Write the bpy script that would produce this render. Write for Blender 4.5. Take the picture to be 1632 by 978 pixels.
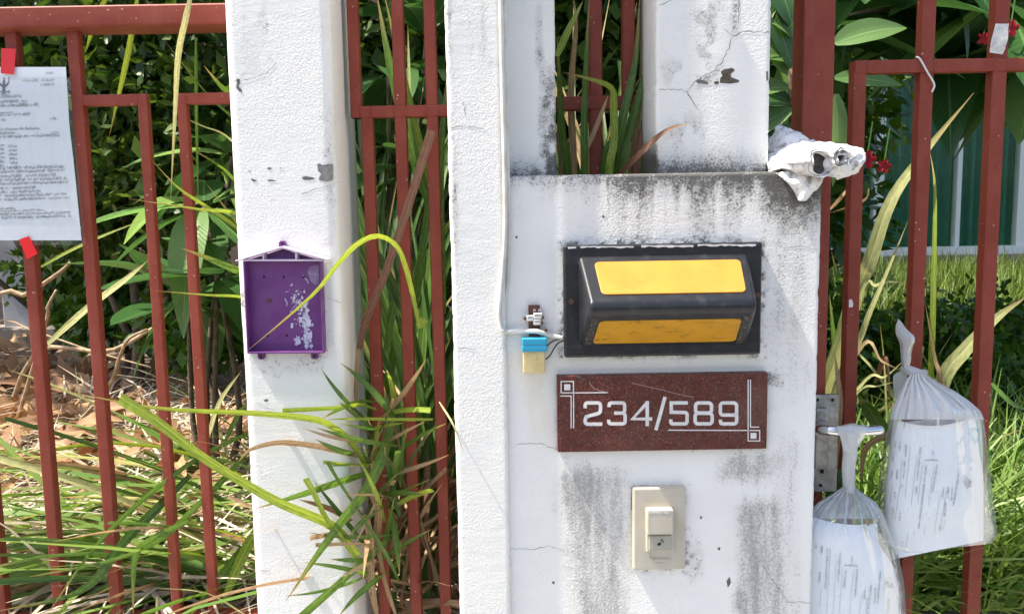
import bpy, math, random
import numpy as np
from mathutils import Matrix, Vector

# ------------------------------------------------------------------ camera, sky, sun, exposure
sc = bpy.context.scene
for o in list(bpy.data.objects):
    bpy.data.objects.remove(o)
COL = sc.collection
F, CX, CY = 1280.0, 816.0, 489.0            # focal length and centre in photograph pixels (1632 x 978)
EYE = Vector((0, 0, 1.55))
cam_d = bpy.data.cameras.new('camera')
cam = bpy.data.objects.new('camera', cam_d)
COL.objects.link(cam)
cam_d.sensor_fit = 'HORIZONTAL'
cam_d.sensor_width = 36.0
cam_d.lens = 36.0 * F / 1632.0
cam_d.clip_start = 0.02
cam_d.clip_end = 400
ROT = Matrix.Rotation(math.radians(90 - 6.4), 3, 'X') @ Matrix.Rotation(math.radians(-1.0), 3, 'Z')
cam.matrix_world = Matrix.Translation(EYE) @ ROT.to_4x4()
sc.camera = cam

SUN = Vector((-0.46, -0.058, 0.885)).normalized()
world = bpy.data.worlds.new('World')
sc.world = world
world.use_nodes = True
wn = world.node_tree.nodes
wl = world.node_tree.links
wn.clear()
sky = wn.new('ShaderNodeTexSky')
sky.sky_type = 'NISHITA'
sky.sun_disc = False
sky.sun_elevation = math.asin(SUN.z)
sky.sun_rotation = math.atan2(SUN.x, SUN.y)
sky.air_density = 1.0
sky.dust_density = 2.8
sky.ozone_density = 0.6
bgd = wn.new('ShaderNodeBackground')
bgd.inputs[1].default_value = 0.14
wo = wn.new('ShaderNodeOutputWorld')
wl.new(sky.outputs[0], bgd.inputs[0])
wl.new(bgd.outputs[0], wo.inputs[0])
sun_d = bpy.data.lights.new('sun', 'SUN')
sun_d.energy = 4.6
sun_d.angle = math.radians(0.5)
sun_d.color = (1.0, 0.94, 0.82)
sun = bpy.data.objects.new('sun', sun_d)
COL.objects.link(sun)
sun.location = SUN * 20
sun.rotation_euler = SUN.to_track_quat('Z', 'Y').to_euler()
sc.view_settings.view_transform = 'Standard'
sc.view_settings.look = 'None'
sc.view_settings.gamma = 1.0
sc.view_settings.use_curve_mapping = False
sc.view_settings.exposure = 1.15
sc.cycles.use_denoising = True
sc.cycles.use_adaptive_sampling = True
sc.cycles.adaptive_threshold = 0.02
sc.cycles.max_bounces = 6
sc.cycles.diffuse_bounces = 4
sc.cycles.glossy_bounces = 3
sc.cycles.transmission_bounces = 4
sc.cycles.transparent_max_bounces = 16
sc.cycles.caustics_reflective = False
sc.cycles.caustics_refractive = False

R = random.Random(11)
NR = np.random.default_rng(7)
RM = np.array(ROT)


def A(px, py, Y):
    """point seen at photograph pixel (px, py) on the plane y = Y"""
    d = ROT @ Vector(((px - CX) / F, -(py - CY) / F, -1.0))
    t = Y / d.y
    return Vector((d.x * t, Y, EYE.z + d.z * t))


def AZ(px, py, z):
    """point seen at a photograph pixel on the level z"""
    d = ROT @ Vector(((px - CX) / F, -(py - CY) / F, -1.0))
    t = (z - EYE.z) / d.z
    return Vector((d.x * t, d.y * t, z))


def project(v):
    c = (v - np.array(EYE)) @ RM
    return CX + F * c[:, 0] / -c[:, 2], CY - F * c[:, 1] / -c[:, 2]


def hash2(i, j, seed):
    h = np.sin(i * 127.1 + j * 311.7 + seed * 74.7) * 43758.5453
    return h - np.floor(h)


def vnoise(x, y, seed=0):
    i, j = np.floor(x), np.floor(y)
    u, v = x - i, y - j
    u, v = u * u * (3 - 2 * u), v * v * (3 - 2 * v)
    return (hash2(i, j, seed) * (1 - u) + hash2(i + 1, j, seed) * u) * (1 - v) + \
           (hash2(i, j + 1, seed) * (1 - u) + hash2(i + 1, j + 1, seed) * u) * v


def fbm(x, y, seed=0, n=4):
    s, a = 0, 0.5
    for k in range(n):
        s = s + a * vnoise(x * 2 ** k, y * 2 ** k, seed + k)
        a *= 0.5
    return s / (1 - 0.5 ** n)


def ss(a, b, v):
    t = np.clip((v - a) / (b - a), 0, 1)
    return t * t * (3 - 2 * t)


def soft(v, a, b, s):
    return ss(a - s, a + s, v) * (1 - ss(b - s, b + s, v))


# ------------------------------------------------------------------ object helpers
def wloc(o):
    v = Vector((0, 0, 0))
    while o:
        v += o.location
        o = o.parent
    return v


def tag(o, label=None, cat=None, group=None, kind=None):
    if label: o['label'] = label
    if cat: o['category'] = cat
    if group: o['group'] = group
    if kind: o['kind'] = kind
    return o


def thing(name, label, cat, loc, group=None):
    o = bpy.data.objects.new(name, None)
    o.empty_display_size = 0.05
    COL.objects.link(o)
    o.location = loc
    return tag(o, label, cat, group)


def make_mesh(name, verts, faces, mat, smooth=False, uv=None):
    me = bpy.data.meshes.new(name)
    me.from_pydata([tuple(v) for v in verts], [], [tuple(int(i) for i in f) for f in faces])
    if mat is not None:
        me.materials.append(mat)
    if smooth:
        me.polygons.foreach_set('use_smooth', [True] * len(me.polygons))
    if uv is not None:
        lay = me.uv_layers.new(name='UVMap')
        idx = np.empty(len(me.loops), dtype=np.int32)
        me.loops.foreach_get('vertex_index', idx)
        lay.data.foreach_set('uv', np.asarray(uv, dtype=np.float32)[idx].ravel())
    me.update()
    return me


def put(name, verts, faces, mat, parent=None, smooth=False, uv=None, loc=None):
    """one mesh object from world-space vertices, origin at its parent's origin or its own base"""
    v = np.array([tuple(p) for p in verts], dtype=float)
    if parent is not None:
        base = np.array(wloc(parent))
    elif loc is not None:
        base = np.array(loc)
    else:
        base = np.array([(v[:, 0].min() + v[:, 0].max()) / 2, (v[:, 1].min() + v[:, 1].max()) / 2, v[:, 2].min()])
    me = make_mesh(name, v - base, faces, mat, smooth, uv)
    o = bpy.data.objects.new(name, me)
    COL.objects.link(o)
    if parent is not None:
        o.parent = parent
    else:
        o.location = base
    return o


def fast_mesh(name, verts, quads, mat, parent=None, loc=(0, 0, 0), uv=None, nper=4):
    """large numpy mesh, all faces with nper corners"""
    verts = np.asarray(verts, dtype=np.float32) - np.array(loc, dtype=np.float32)
    quads = np.asarray(quads, dtype=np.int32)
    me = bpy.data.meshes.new(name)
    me.vertices.add(len(verts))
    me.vertices.foreach_set('co', verts.ravel())
    me.loops.add(quads.size)
    me.loops.foreach_set('vertex_index', quads.ravel())
    me.polygons.add(len(quads))
    me.polygons.foreach_set('loop_start', np.arange(0, quads.size, nper, dtype=np.int32))
    me.update(calc_edges=True)
    me.validate()
    if uv is not None:
        lay = me.uv_layers.new(name='UVMap')
        lay.data.foreach_set('uv', np.asarray(uv, dtype=np.float32)[quads.ravel()].ravel())
    me.materials.append(mat)
    o = bpy.data.objects.new(name, me)
    COL.objects.link(o)
    o.location = loc
    if parent is not None:
        o.parent = parent
        o.location = Vector(loc) - wloc(parent)
    return o


def bevel(o, w, seg=2):
    m = o.modifiers.new('bevel', 'BEVEL')
    m.width = w
    m.segments = seg
    m.limit_method = 'ANGLE'
    m.angle_limit = math.radians(30)
    return o


BOXF = [(0, 1, 3, 2), (4, 6, 7, 5), (0, 4, 5, 1), (2, 3, 7, 6), (0, 2, 6, 4), (1, 5, 7, 3)]


def boxv(x0, x1, y0, y1, z0, z1):
    return [(x, y, z) for x in (x0, x1) for y in (y0, y1) for z in (z0, z1)]


def box(name, x0, x1, y0, y1, z0, z1, mat, parent=None, bev=0.0, seg=2):
    o = put(name, boxv(x0, x1, y0, y1, z0, z1), BOXF, mat, parent)
    if bev:
        bevel(o, bev, seg)
        o.data.polygons.foreach_set('use_smooth', [True] * len(o.data.polygons))
        o.data.update()
        if hasattr(o.data, 'set_sharp_from_angle'):
            pass
        w = o.modifiers.new('normals', 'WEIGHTED_NORMAL')
        w.keep_sharp = False
    return o


def join(parts):
    V, Fc = [], []
    for v, f in parts:
        n = len(V)
        V += [tuple(p) for p in v]
        Fc += [tuple(i + n for i in q) for q in f]
    return V, Fc


def catmull(pts, n):
    P = [np.array(p, dtype=float) for p in pts]
    P = [2 * P[0] - P[1]] + P + [2 * P[-1] - P[-2]]
    out = []
    m = len(P) - 3
    for k in range(n):
        t = k / (n - 1) * m
        i = min(int(t), m - 1)
        u = t - i
        a, b, c, d = P[i:i + 4]
        out.append(0.5 * (2 * b + (c - a) * u + (2 * a - 5 * b + 4 * c - d) * u * u + (3 * b - a - 3 * c + d) * u ** 3))
    return out


def tube(pts, rad, seg=8, caps=True):
    P = [Vector(p) for p in pts]
    if not hasattr(rad, '__len__'):
        rad = [rad] * len(P)
    V, Fc = [], []
    ref = Vector((0.13, 0.21, 0.97))
    t0 = (P[1] - P[0]).normalized()
    if abs(t0.dot(ref)) > 0.9:
        ref = Vector((0.9, 0.3, 0.1))
    nrm = t0.cross(ref).normalized()
    for i, p in enumerate(P):
        t = (P[min(i + 1, len(P) - 1)] - P[max(i - 1, 0)]).normalized()
        nrm = (nrm - t * nrm.dot(t)).normalized()
        b = t.cross(nrm)
        for k in range(seg):
            a = 2 * math.pi * k / seg
            V.append(p + (nrm * math.cos(a) + b * math.sin(a)) * rad[i])
    for i in range(len(P) - 1):
        for k in range(seg):
            k2 = (k + 1) % seg
            Fc.append((i * seg + k, i * seg + k2, (i + 1) * seg + k2, (i + 1) * seg + k))
    if caps:
        Fc.append(tuple(range(seg - 1, -1, -1)))
        Fc.append(tuple(range((len(P) - 1) * seg, len(P) * seg)))
    return V, Fc


def strip2d(path, w, closed=False, cap=0.0):
    """flat ribbon of width w along a 2-D path: list of (left, right) points"""
    P = [np.array(p, dtype=float) for p in path]
    n = len(P)
    out = []
    for i in range(n):
        a = P[i - 1] if (i > 0 or closed) else None
        c = P[(i + 1) % n] if (i < n - 1 or closed) else None
        d1 = (P[i] - a) if a is not None else (c - P[i])
        d2 = (c - P[i]) if c is not None else d1
        d1 = d1 / (np.linalg.norm(d1) + 1e-9)
        d2 = d2 / (np.linalg.norm(d2) + 1e-9)
        n1, n2 = np.array([-d1[1], d1[0]]), np.array([-d2[1], d2[0]])
        m = n1 + n2
        m = m / (np.linalg.norm(m) + 1e-9)
        k = min(1.6, 1 / max(0.3, float(m @ n1)))
        wi = w[i] if hasattr(w, '__len__') else w
        out.append((P[i] + m * wi / 2 * k, P[i] - m * wi / 2 * k))
    return out


def strips_mesh(paths, mapf, h=0.0006):
    """raised ribbons: paths = [(pts, width, closed)], mapf(u, v, height) -> world point"""
    V, Fc = [], []
    for pts, w, closed in paths:
        lr = strip2d(pts, w, closed)
        n0 = len(V)
        for l, r in lr:
            V += [mapf(l[0], l[1], h), mapf(r[0], r[1], h), mapf(l[0], l[1], 0), mapf(r[0], r[1], 0)]
        m = len(lr)
        for i in range(m if closed else m - 1):
            a, b = n0 + i * 4, n0 + ((i + 1) % m) * 4
            Fc += [(a, a + 1, b + 1, b), (a + 2, a, b, b + 2), (a + 1, a + 3, b + 3, b + 1)]
        if not closed:
            a, b = n0, n0 + (m - 1) * 4
            Fc += [(a, a + 2, a + 3, a + 1), (b, b + 1, b + 3, b + 2)]
    return V, Fc


def on_plane(Y):
    return lambda u, v, h: A(u, v, Y - h)


def polygon(pts, mapf, h=0.0006):
    n = len(pts)
    V = [mapf(p[0], p[1], h) for p in pts] + [mapf(p[0], p[1], 0) for p in pts]
    Fc = [tuple(range(n))] + [(i, i + n, (i + 1) % n + n, (i + 1) % n) for i in range(n)]
    return V, Fc


def disc(c, r, mapf, h=0.0006, n=14):
    return polygon([(c[0] + r * math.cos(2 * math.pi * k / n), c[1] + r * math.sin(2 * math.pi * k / n)) for k in range(n)], mapf, h)


def blotch(c, rx, ry, rng, n=16, rough=0.35):
    o = rng.random() * 9
    return [(c[0] + rx * (1 + rough * (rng.random() - 0.5) * 2) * math.cos(2 * math.pi * k / n + o),
             c[1] + ry * (1 + rough * (rng.random() - 0.5) * 2) * math.sin(2 * math.pi * k / n + o)) for k in range(n)]


# ------------------------------------------------------------------ materials
class NT:
    def __init__(self, name):
        self.m = bpy.data.materials.new(name)
        self.m.use_nodes = True
        self.t = self.m.node_tree
        self.t.nodes.clear()
        self.out = self.n('ShaderNodeOutputMaterial')

    def n(self, typ, **kw):
        nd = self.t.nodes.new(typ)
        for k, v in kw.items():
            setattr(nd, k, v)
        return nd

    def link(self, a, b):
        self.t.links.new(a, b)

    def val(self, sock, v):
        if hasattr(v, 'is_output') or isinstance(v, bpy.types.NodeSocket):
            self.link(v, sock)
        else:
            sock.default_value = v

    def math(self, op, a, b=0.0, clamp=False):
        nd = self.n('ShaderNodeMath', operation=op, use_clamp=clamp)
        self.val(nd.inputs[0], a)
        self.val(nd.inputs[1], b)
        return nd.outputs[0]

    def mix(self, f, a, b):
        nd = self.n('ShaderNodeMix', data_type='RGBA')
        self.val(nd.inputs[0], f)
        self.val(nd.inputs[6], a if not isinstance(a, tuple) else (*a[:3], 1))
        self.val(nd.inputs[7], b if not isinstance(b, tuple) else (*b[:3], 1))
        return nd.outputs[2]

    def noise(self, scale, detail=2.0, rough=0.5, coord=None, dist=0.0):
        nd = self.n('ShaderNodeTexNoise')
        nd.inputs['Scale'].default_value = scale
        nd.inputs['Detail'].default_value = detail
        nd.inputs['Roughness'].default_value = rough
        nd.inputs['Distortion'].default_value = dist
        if coord is not None:
            self.link(coord, nd.inputs['Vector'])
        return nd.outputs[0]

    def coord(self, which='Object', scale=None):
        c = self.n('ShaderNodeTexCoord').outputs[which]
        if scale is None:
            return c
        mp = self.n('ShaderNodeMapping')
        mp.inputs['Scale'].default_value = scale
        self.link(c, mp.inputs[0])
        return mp.outputs[0]

    def rng(self, v, a, b, c=0.0, d=1.0):
        nd = self.n('ShaderNodeMapRange')
        self.val(nd.inputs[0], v)
        for i, x in enumerate((a, b, c, d)):
            nd.inputs[i + 1].default_value = x
        return nd.outputs[0]

    def bump(self, height, strength, dist=0.001):
        nd = self.n('ShaderNodeBump')
        nd.inputs['Strength'].default_value = strength
        nd.inputs['Distance'].default_value = dist
        self.link(height, nd.inputs['Height'])
        return nd.outputs[0]

    def bsdf(self, color, rough=0.5, normal=None, metal=0.0, spec=0.5, **kw):
        b = self.n('ShaderNodeBsdfPrincipled')
        self.val(b.inputs['Base Color'], color if not isinstance(color, tuple) else (*color[:3], 1))
        self.val(b.inputs['Roughness'], rough)
        b.inputs['Metallic'].default_value = metal
        b.inputs['Specular IOR Level'].default_value = spec
        if normal is not None:
            self.link(normal, b.inputs['Normal'])
        for k, v in kw.items():
            self.val(b.inputs[k.replace('_', ' ')], v)
        return b

    def done(self, sh):
        self.link(sh.outputs[0] if hasattr(sh, 'outputs') else sh, self.out.inputs[0])
        return self.m


def mat_plain(name, c, rough=0.5, c2=None, scale=30, bump=0.0, bscale=200, metal=0.0, spec=0.5, lo=0.4, hi=0.65, bdist=0.001):
    t = NT(name)
    co = t.coord()
    col = c
    if c2 is not None:
        col = t.mix(t.rng(t.noise(scale, 4, 0.6, co), lo, hi), c, c2)
    nm = t.bump(t.noise(bscale, 3, 0.55, co), bump, bdist) if bump else None
    return t.done(t.bsdf(col, rough, nm, metal, spec))


def mat_wall():
    t = NT('white_plaster')
    co = t.coord()
    at = t.n('ShaderNodeAttribute', attribute_name='stain')
    sep = t.n('ShaderNodeSeparateColor')
    t.link(at.outputs['Color'], sep.inputs[0])
    m, g, w = sep.outputs[0], sep.outputs[1], sep.outputs[2]
    fine = t.rng(t.noise(420, 3, 0.65, co), 0.28, 0.72)
    med = t.rng(t.noise(120, 4, 0.6, co), 0.3, 0.7)
    big = t.rng(t.noise(9, 4, 0.6, co), 0.3, 0.7)
    streak = t.rng(t.noise(60, 4, 0.6, t.coord('Object', (1, 1, 0.12))), 0.3, 0.7)
    n1 = t.math('ADD', t.math('MULTIPLY', fine, 0.6), t.math('MULTIPLY', med, 0.4))
    n2 = t.math('ADD', t.math('MULTIPLY', fine, 0.62), t.math('MULTIPLY', streak, 0.38))
    mm = t.math('MULTIPLY', t.math('SUBTRACT', t.math('ADD', n1, m), 0.93), 2.6, True)
    gg = t.math('MULTIPLY', t.math('SUBTRACT', t.math('ADD', n2, g), 0.88), 2.0, True)
    base = t.mix(big, (0.84, 0.82, 0.785), (0.79, 0.775, 0.74))
    base = t.mix(t.math('MULTIPLY', w, 1.0), base, (0.70, 0.60, 0.40))
    softm = t.math('MULTIPLY', t.math('SUBTRACT', m, 0.20), 0.85, True)
    softg = t.math('MULTIPLY', t.math('SUBTRACT', g, 0.15), 0.48, True)
    base = t.mix(softg, base, (0.36, 0.35, 0.335))
    base = t.mix(softm, base, (0.20, 0.19, 0.175))
    base = t.mix(t.math('MULTIPLY', gg, 0.88), base, (0.30, 0.29, 0.275))
    base = t.mix(t.math('MULTIPLY', mm, 0.80), base, (0.06, 0.057, 0.05))
    peel = t.noise(360, 3, 0.6, co, 0.5)
    vor = t.n('ShaderNodeTexVoronoi', feature='SMOOTH_F1')
    vor.inputs['Scale'].default_value = 330
    t.link(co, vor.inputs['Vector'])
    hgt = t.math('ADD', peel, t.math('MULTIPLY', vor.outputs['Distance'], -0.5))
    hgt = t.math('MULTIPLY', hgt, t.rng(t.noise(7, 3, 0.6, co), 0.38, 0.62, 0.12, 1.15))
    hgt = t.math('ADD', hgt, t.math('MULTIPLY', t.noise(45, 3, 0.6, t.coord('Object', (0.5, 1, 1.6))), 0.5))
    hgt = t.math('ADD', hgt, t.math('MULTIPLY', mm, -0.15))
    nm = t.bump(hgt, 1.0, 0.0011)
    return t.done(t.bsdf(base, 0.72, nm, 0, 0.25))


def mat_leaf(name, c1, c2, trans=0.3, rough=0.4, vein=None, stripe=False, spec=0.4):
    t = NT(name)
    info = t.n('ShaderNodeObjectInfo').outputs['Random']
    isl = t.n('ShaderNodeNewGeometry').outputs['Random Per Island']
    f = t.math('FRACT', t.math('ADD', info, isl))
    col = t.mix(f, c1, c2)
    uv = t.coord('UV')
    nm = None
    if vein == 'broad':
        sx = t.n('ShaderNodeSeparateXYZ')
        t.link(uv, sx.inputs[0])
        ax = t.math('ABSOLUTE', t.math('SUBTRACT', sx.outputs[0], 0.5))
        rib = t.math('SUBTRACT', 1.0, t.rng(ax, 0.012, 0.03), True)
        q = t.math('SUBTRACT', t.math('MULTIPLY', sx.outputs[1], 24.0), t.math('MULTIPLY', ax, 9.0))
        fr = t.math('ABSOLUTE', t.math('SUBTRACT', t.math('FRACT', q), 0.5))
        side = t.math('SUBTRACT', 1.0, t.rng(fr, 0.02, 0.12), True)
        v = t.math('MAXIMUM', rib, t.math('MULTIPLY', side, 0.28))
        pale = tuple(min(1, x * 1.6 + 0.05) for x in c2)
        col = t.mix(t.math('MULTIPLY', v, 0.7), col, pale)
        nm = t.bump(t.math('ADD', fr, t.math('MULTIPLY', rib, 0.5)), 0.3, 0.003)
    elif stripe:
        sx = t.n('ShaderNodeSeparateXYZ')
        t.link(uv, sx.inputs[0])
        ax = t.math('ABSOLUTE', t.math('SUBTRACT', sx.outputs[0], 0.5))
        rib = t.math('SUBTRACT', 1.0, t.rng(ax, 0.02, 0.08), True)
        st = t.noise(14, 2, 0.5, t.coord('UV', (2.2, 0.12, 1)))
        col = t.mix(t.rng(st, 0.35, 0.65, 0, 0.6), col, tuple(min(1, x * 1.6 + 0.03) for x in c2))
        mot = t.noise(5, 4, 0.65, t.coord('UV', (0.8, 5, 1)))
        col = t.mix(t.rng(mot, 0.42, 0.7, 0, 0.75), col, tuple(x * 0.55 for x in c1))
        col = t.mix(t.rng(t.noise(11, 3, 0.7, t.coord('UV', (1.5, 4, 1))), 0.66, 0.74, 0, 0.8), col, (0.36, 0.24, 0.09))
        col = t.mix(t.math('MULTIPLY', rib, 0.45), col, tuple(min(1, x * 1.7 + 0.05) for x in c2))
        # worn, dried tips
        tip = t.rng(t.math('ADD', sx.outputs[1], t.math('MULTIPLY', t.noise(9, 3, 0.6, uv), 0.35)), 0.98, 1.12)
        col = t.mix(t.math('MULTIPLY', tip, 0.8), col, (0.42, 0.28, 0.10))
        nm = t.bump(st, 0.25, 0.002)
    b = t.bsdf(col, rough, nm, 0, spec)
    tr = t.n('ShaderNodeBsdfTranslucent')
    tc = t.n('ShaderNodeHueSaturation')
    tc.inputs['Value'].default_value = 1.5
    tc.inputs['Saturation'].default_value = 1.1
    tc.inputs['Hue'].default_value = 0.485
    t.link(col, tc.inputs['Color']) if not isinstance(col, tuple) else None
    t.link(tc.outputs[0], tr.inputs[0])
    mx = t.n('ShaderNodeMixShader')
    mx.inputs[0].default_value = trans
    t.link(b.outputs[0], mx.inputs[1])
    t.link(tr.outputs[0], mx.inputs[2])
    return t.done(mx)


def mat_film(name, opac, tint=(0.85, 0.9, 0.93), rough=0.12, nscale=40, var=0.3):
    t = NT(name)
    co = t.coord()
    n = t.noise(nscale, 3, 0.6, t.coord('Object', (1, 1, 0.25)))
    fac = t.rng(n, 0.3, 0.75, max(0, opac - var), min(1, opac + var))
    d = t.n('ShaderNodeBsdfDiffuse')
    d.inputs[0].default_value = (*tint, 1)
    tl = t.n('ShaderNodeBsdfTranslucent')
    tl.inputs[0].default_value = (*tint, 1)
    m0 = t.n('ShaderNodeMixShader')
    m0.inputs[0].default_value = 0.5
    t.link(d.outputs[0], m0.inputs[1])
    t.link(tl.outputs[0], m0.inputs[2])
    tp = t.n('ShaderNodeBsdfTransparent')
    m1 = t.n('ShaderNodeMixShader')
    t.link(fac, m1.inputs[0])
    t.link(tp.outputs[0], m1.inputs[1])
    t.link(m0.outputs[0], m1.inputs[2])
    g = t.n('ShaderNodeBsdfGlossy')
    g.inputs['Roughness'].default_value = rough
    t.link(t.bump(t.noise(55, 3, 0.6, co), 0.5, 0.003), g.inputs['Normal'])
    lw = t.n('ShaderNodeLayerWeight')
    lw.inputs[0].default_value = 0.25
    m2 = t.n('ShaderNodeMixShader')
    t.link(t.math('ADD', t.math('MULTIPLY', lw.outputs['Fresnel'], 0.35), 0.025, True), m2.inputs[0])
    t.link(m1.outputs[0], m2.inputs[1])
    t.link(g.outputs[0], m2.inputs[2])
    return t.done(m2)


def mat_granite():
    t = NT('red_granite')
    co = t.coord()
    n = t.rng(t.noise(430, 3, 0.7, co), 0.35, 0.68)
    col = t.mix(n, (0.060, 0.010, 0.007), (0.155, 0.036, 0.022))
    v = t.n('ShaderNodeTexVoronoi')
    v.inputs['Scale'].default_value = 520
    t.link(co, v.inputs['Vector'])
    sx = t.n('ShaderNodeSeparateColor')
    t.link(v.outputs['Color'], sx.inputs[0])
    col = t.mix(t.rng(sx.outputs[0], 0.80, 0.86), col, (0.045, 0.02, 0.02))
    col = t.mix(t.rng(sx.outputs[1], 0.88, 0.93, 0, 0.5), col, (0.25, 0.11, 0.075))
    col = t.mix(t.rng(t.noise(12, 3, 0.6, co), 0.5, 0.75, 0, 0.35), col, (0.16, 0.10, 0.075))
    return t.done(t.bsdf(col, t.rng(t.noise(60, 3, 0.6, co), 0.3, 0.7, 0.25, 0.5), None, 0, 0.5))


def mat_red():
    t = NT('red_oxide_paint')
    co = t.coord()
    col = t.mix(t.rng(t.noise(14, 4, 0.6, co), 0.35, 0.7), (0.215, 0.040, 0.024), (0.265, 0.058, 0.036))
    col = t.mix(t.rng(t.noise(95, 5, 0.7, co), 0.64, 0.72, 0, 0.7), col, (0.12, 0.025, 0.02))
    v = t.n('ShaderNodeTexVoronoi')
    v.inputs['Scale'].default_value = 75
    t.link(co, v.inputs['Vector'])
    col = t.mix(t.rng(t.noise(30, 6, 0.7, t.coord('Object', (1, 1, 0.35))), 0.5, 0.72, 0, 0.5), col, (0.30, 0.085, 0.058))
    col = t.mix(t.rng(t.noise(210, 4, 0.7, co), 0.66, 0.72, 0, 0.75), col, (0.075, 0.03, 0.02))
    dots = t.math('MULTIPLY', t.math('SUBTRACT', 1.0, t.rng(v.outputs['Distance'], 0.07, 0.13), True),
                  t.rng(t.noise(18, 2, 0.5, co), 0.5, 0.6))
    col = t.mix(t.math('MULTIPLY', dots, 0.75), col, (0.62, 0.5, 0.46))
    nm = t.bump(t.noise(160, 3, 0.6, co), 0.25, 0.0012)
    return t.done(t.bsdf(col, 0.5, nm, 0, 0.25))


def mat_ground(name, cols, scale, bump=0.6):
    t = NT(name)
    co = t.coord()
    col = t.mix(t.rng(t.noise(scale, 5, 0.65, co), 0.35, 0.65), cols[0], cols[1])
    col = t.mix(t.rng(t.noise(scale * 7, 4, 0.7, co), 0.5, 0.7), col, cols[2])
    nm = t.bump(t.noise(scale * 9, 5, 0.7, co), bump, 0.02)
    return t.done(t.bsdf(col, 0.9, nm, 0, 0.2))


M = {}
M['wall'] = mat_wall()
M['red'] = mat_red()
M['cement'] = mat_plain('bare_cement', (0.17, 0.165, 0.155), 0.9, (0.24, 0.235, 0.225), 90, 0.6, 300)
M['bare_brown'] = mat_plain('bare_brown_render', (0.13, 0.10, 0.075), 0.9, (0.06, 0.045, 0.035), 120, 0.6, 300)
M['crack'] = mat_plain('crack_dark', (0.13, 0.125, 0.115), 0.9)
M['black'] = mat_plain('black_lamp_plastic', (0.012, 0.013, 0.016), 0.36, (0.04, 0.04, 0.04), 60, 0.15, 300, lo=0.52, hi=0.8)
M['dust_black'] = mat_plain('dusty_black_plastic', (0.02, 0.019, 0.018), 0.6, (0.20, 0.19, 0.17), 260, 0.2, 300, lo=0.5, hi=0.72)
M['granite'] = mat_granite()
M['engrave'] = mat_plain('white_engraving_paint', (0.72, 0.70, 0.68), 0.6, (0.6, 0.57, 0.55), 120)
M['scratch'] = mat_plain('pale_scratch', (0.42, 0.30, 0.27), 0.6)
M['beige'] = mat_plain('beige_switch_plastic', (0.52, 0.47, 0.385), 0.35, (0.47, 0.42, 0.33), 40)
M['beige_dirty'] = mat_plain('dirty_pale_plastic', (0.62, 0.60, 0.55), 0.6, (0.40, 0.38, 0.34), 160)
M['beige_text'] = mat_plain('embossed_letter_grey', (0.36, 0.32, 0.26), 0.5)
M['button'] = mat_plain('grey_button_plastic', (0.36, 0.345, 0.28), 0.35)
M['ink'] = mat_plain('black_ink', (0.02, 0.02, 0.022), 0.6)
M['ink_soft'] = mat_plain('grey_ink', (0.14, 0.14, 0.16), 0.7)
M['purple'] = mat_plain('purple_plastic', (0.125, 0.025, 0.160), 0.45, (0.155, 0.045, 0.185), 25, 0.1, 200)
M['purple_pale'] = mat_plain('bleached_purple_plastic', (0.58, 0.47, 0.60), 0.55, (0.70, 0.62, 0.70), 40)
M['purple_mid'] = mat_plain('faded_purple_plastic', (0.20, 0.11, 0.25), 0.5, (0.30, 0.22, 0.36), 60)
M['residue'] = mat_plain('white_sticker_residue', (0.62, 0.62, 0.68), 0.7, (0.42, 0.36, 0.55), 150)
M['hole'] = mat_plain('dark_hole', (0.008, 0.006, 0.008), 0.8)
M['white_cable'] = mat_plain('white_cable_sheath', (0.72, 0.70, 0.65), 0.45, (0.56, 0.53, 0.46), 30)
M['white_plastic'] = mat_plain('white_clip_plastic', (0.75, 0.74, 0.70), 0.4)
M['brown_strip'] = mat_plain('brown_terminal_strip', (0.085, 0.03, 0.02), 0.5, (0.14, 0.05, 0.03), 90)
M['blue'] = mat_plain('blue_connector_cap', (0.03, 0.30, 0.48), 0.35)
M['cream'] = mat_plain('cream_connector_body', (0.66, 0.53, 0.27), 0.38, (0.60, 0.46, 0.21), 60)
M['rust_screw'] = mat_plain('rusty_screw', (0.07, 0.04, 0.03), 0.6, (0.16, 0.08, 0.05), 300, metal=0.4)
M['wire_dark'] = mat_plain('dark_green_wire', (0.012, 0.03, 0.02), 0.4)
M['paper'] = mat_plain('white_paper', (0.80, 0.83, 0.86), 0.75, (0.77, 0.80, 0.84), 14)
M['soaked'] = mat_plain('weathered_white_paper', (0.80, 0.79, 0.775), 0.85, (0.30, 0.29, 0.28), 70, 0.8, 190, lo=0.52, hi=0.66, bdist=0.0025)
M['soaked_in'] = mat_plain('mouldy_paper_inside', (0.03, 0.026, 0.022), 0.9, (0.10, 0.09, 0.08), 90, 0.7, 160)  # near-black colour for the shade inside the rolled paper
M['tape_red'] = mat_plain('red_tape', (0.72, 0.012, 0.018), 0.3)
M['tape_white'] = mat_plain('old_white_tape', (0.66, 0.65, 0.61), 0.7, (0.45, 0.43, 0.40), 90)
M['zinc'] = mat_plain('weathered_aluminium', (0.44, 0.42, 0.38), 0.5, (0.28, 0.26, 0.22), 70, 0.3, 200, metal=0.75)
M['chrome'] = mat_plain('chrome', (0.72, 0.72, 0.72), 0.12, metal=1.0)
M['film'] = mat_film('clear_sleeve_film', 0.05, var=0.05, rough=0.3)
M['bag'] = mat_film('cloudy_bag_film', 0.20, (0.88, 0.91, 0.93), var=0.14)
M['bag_mid'] = mat_film('gathered_bag_film', 0.88, (0.95, 0.96, 0.97), 0.2, var=0.12)
M['bag_clear'] = mat_film('gathered_clear_film', 0.52, (0.84, 0.88, 0.92), 0.15, var=0.3)
M['bag_thick'] = mat_film('bunched_bag_film', 0.80, (0.90, 0.91, 0.91), 0.25, var=0.18)
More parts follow.
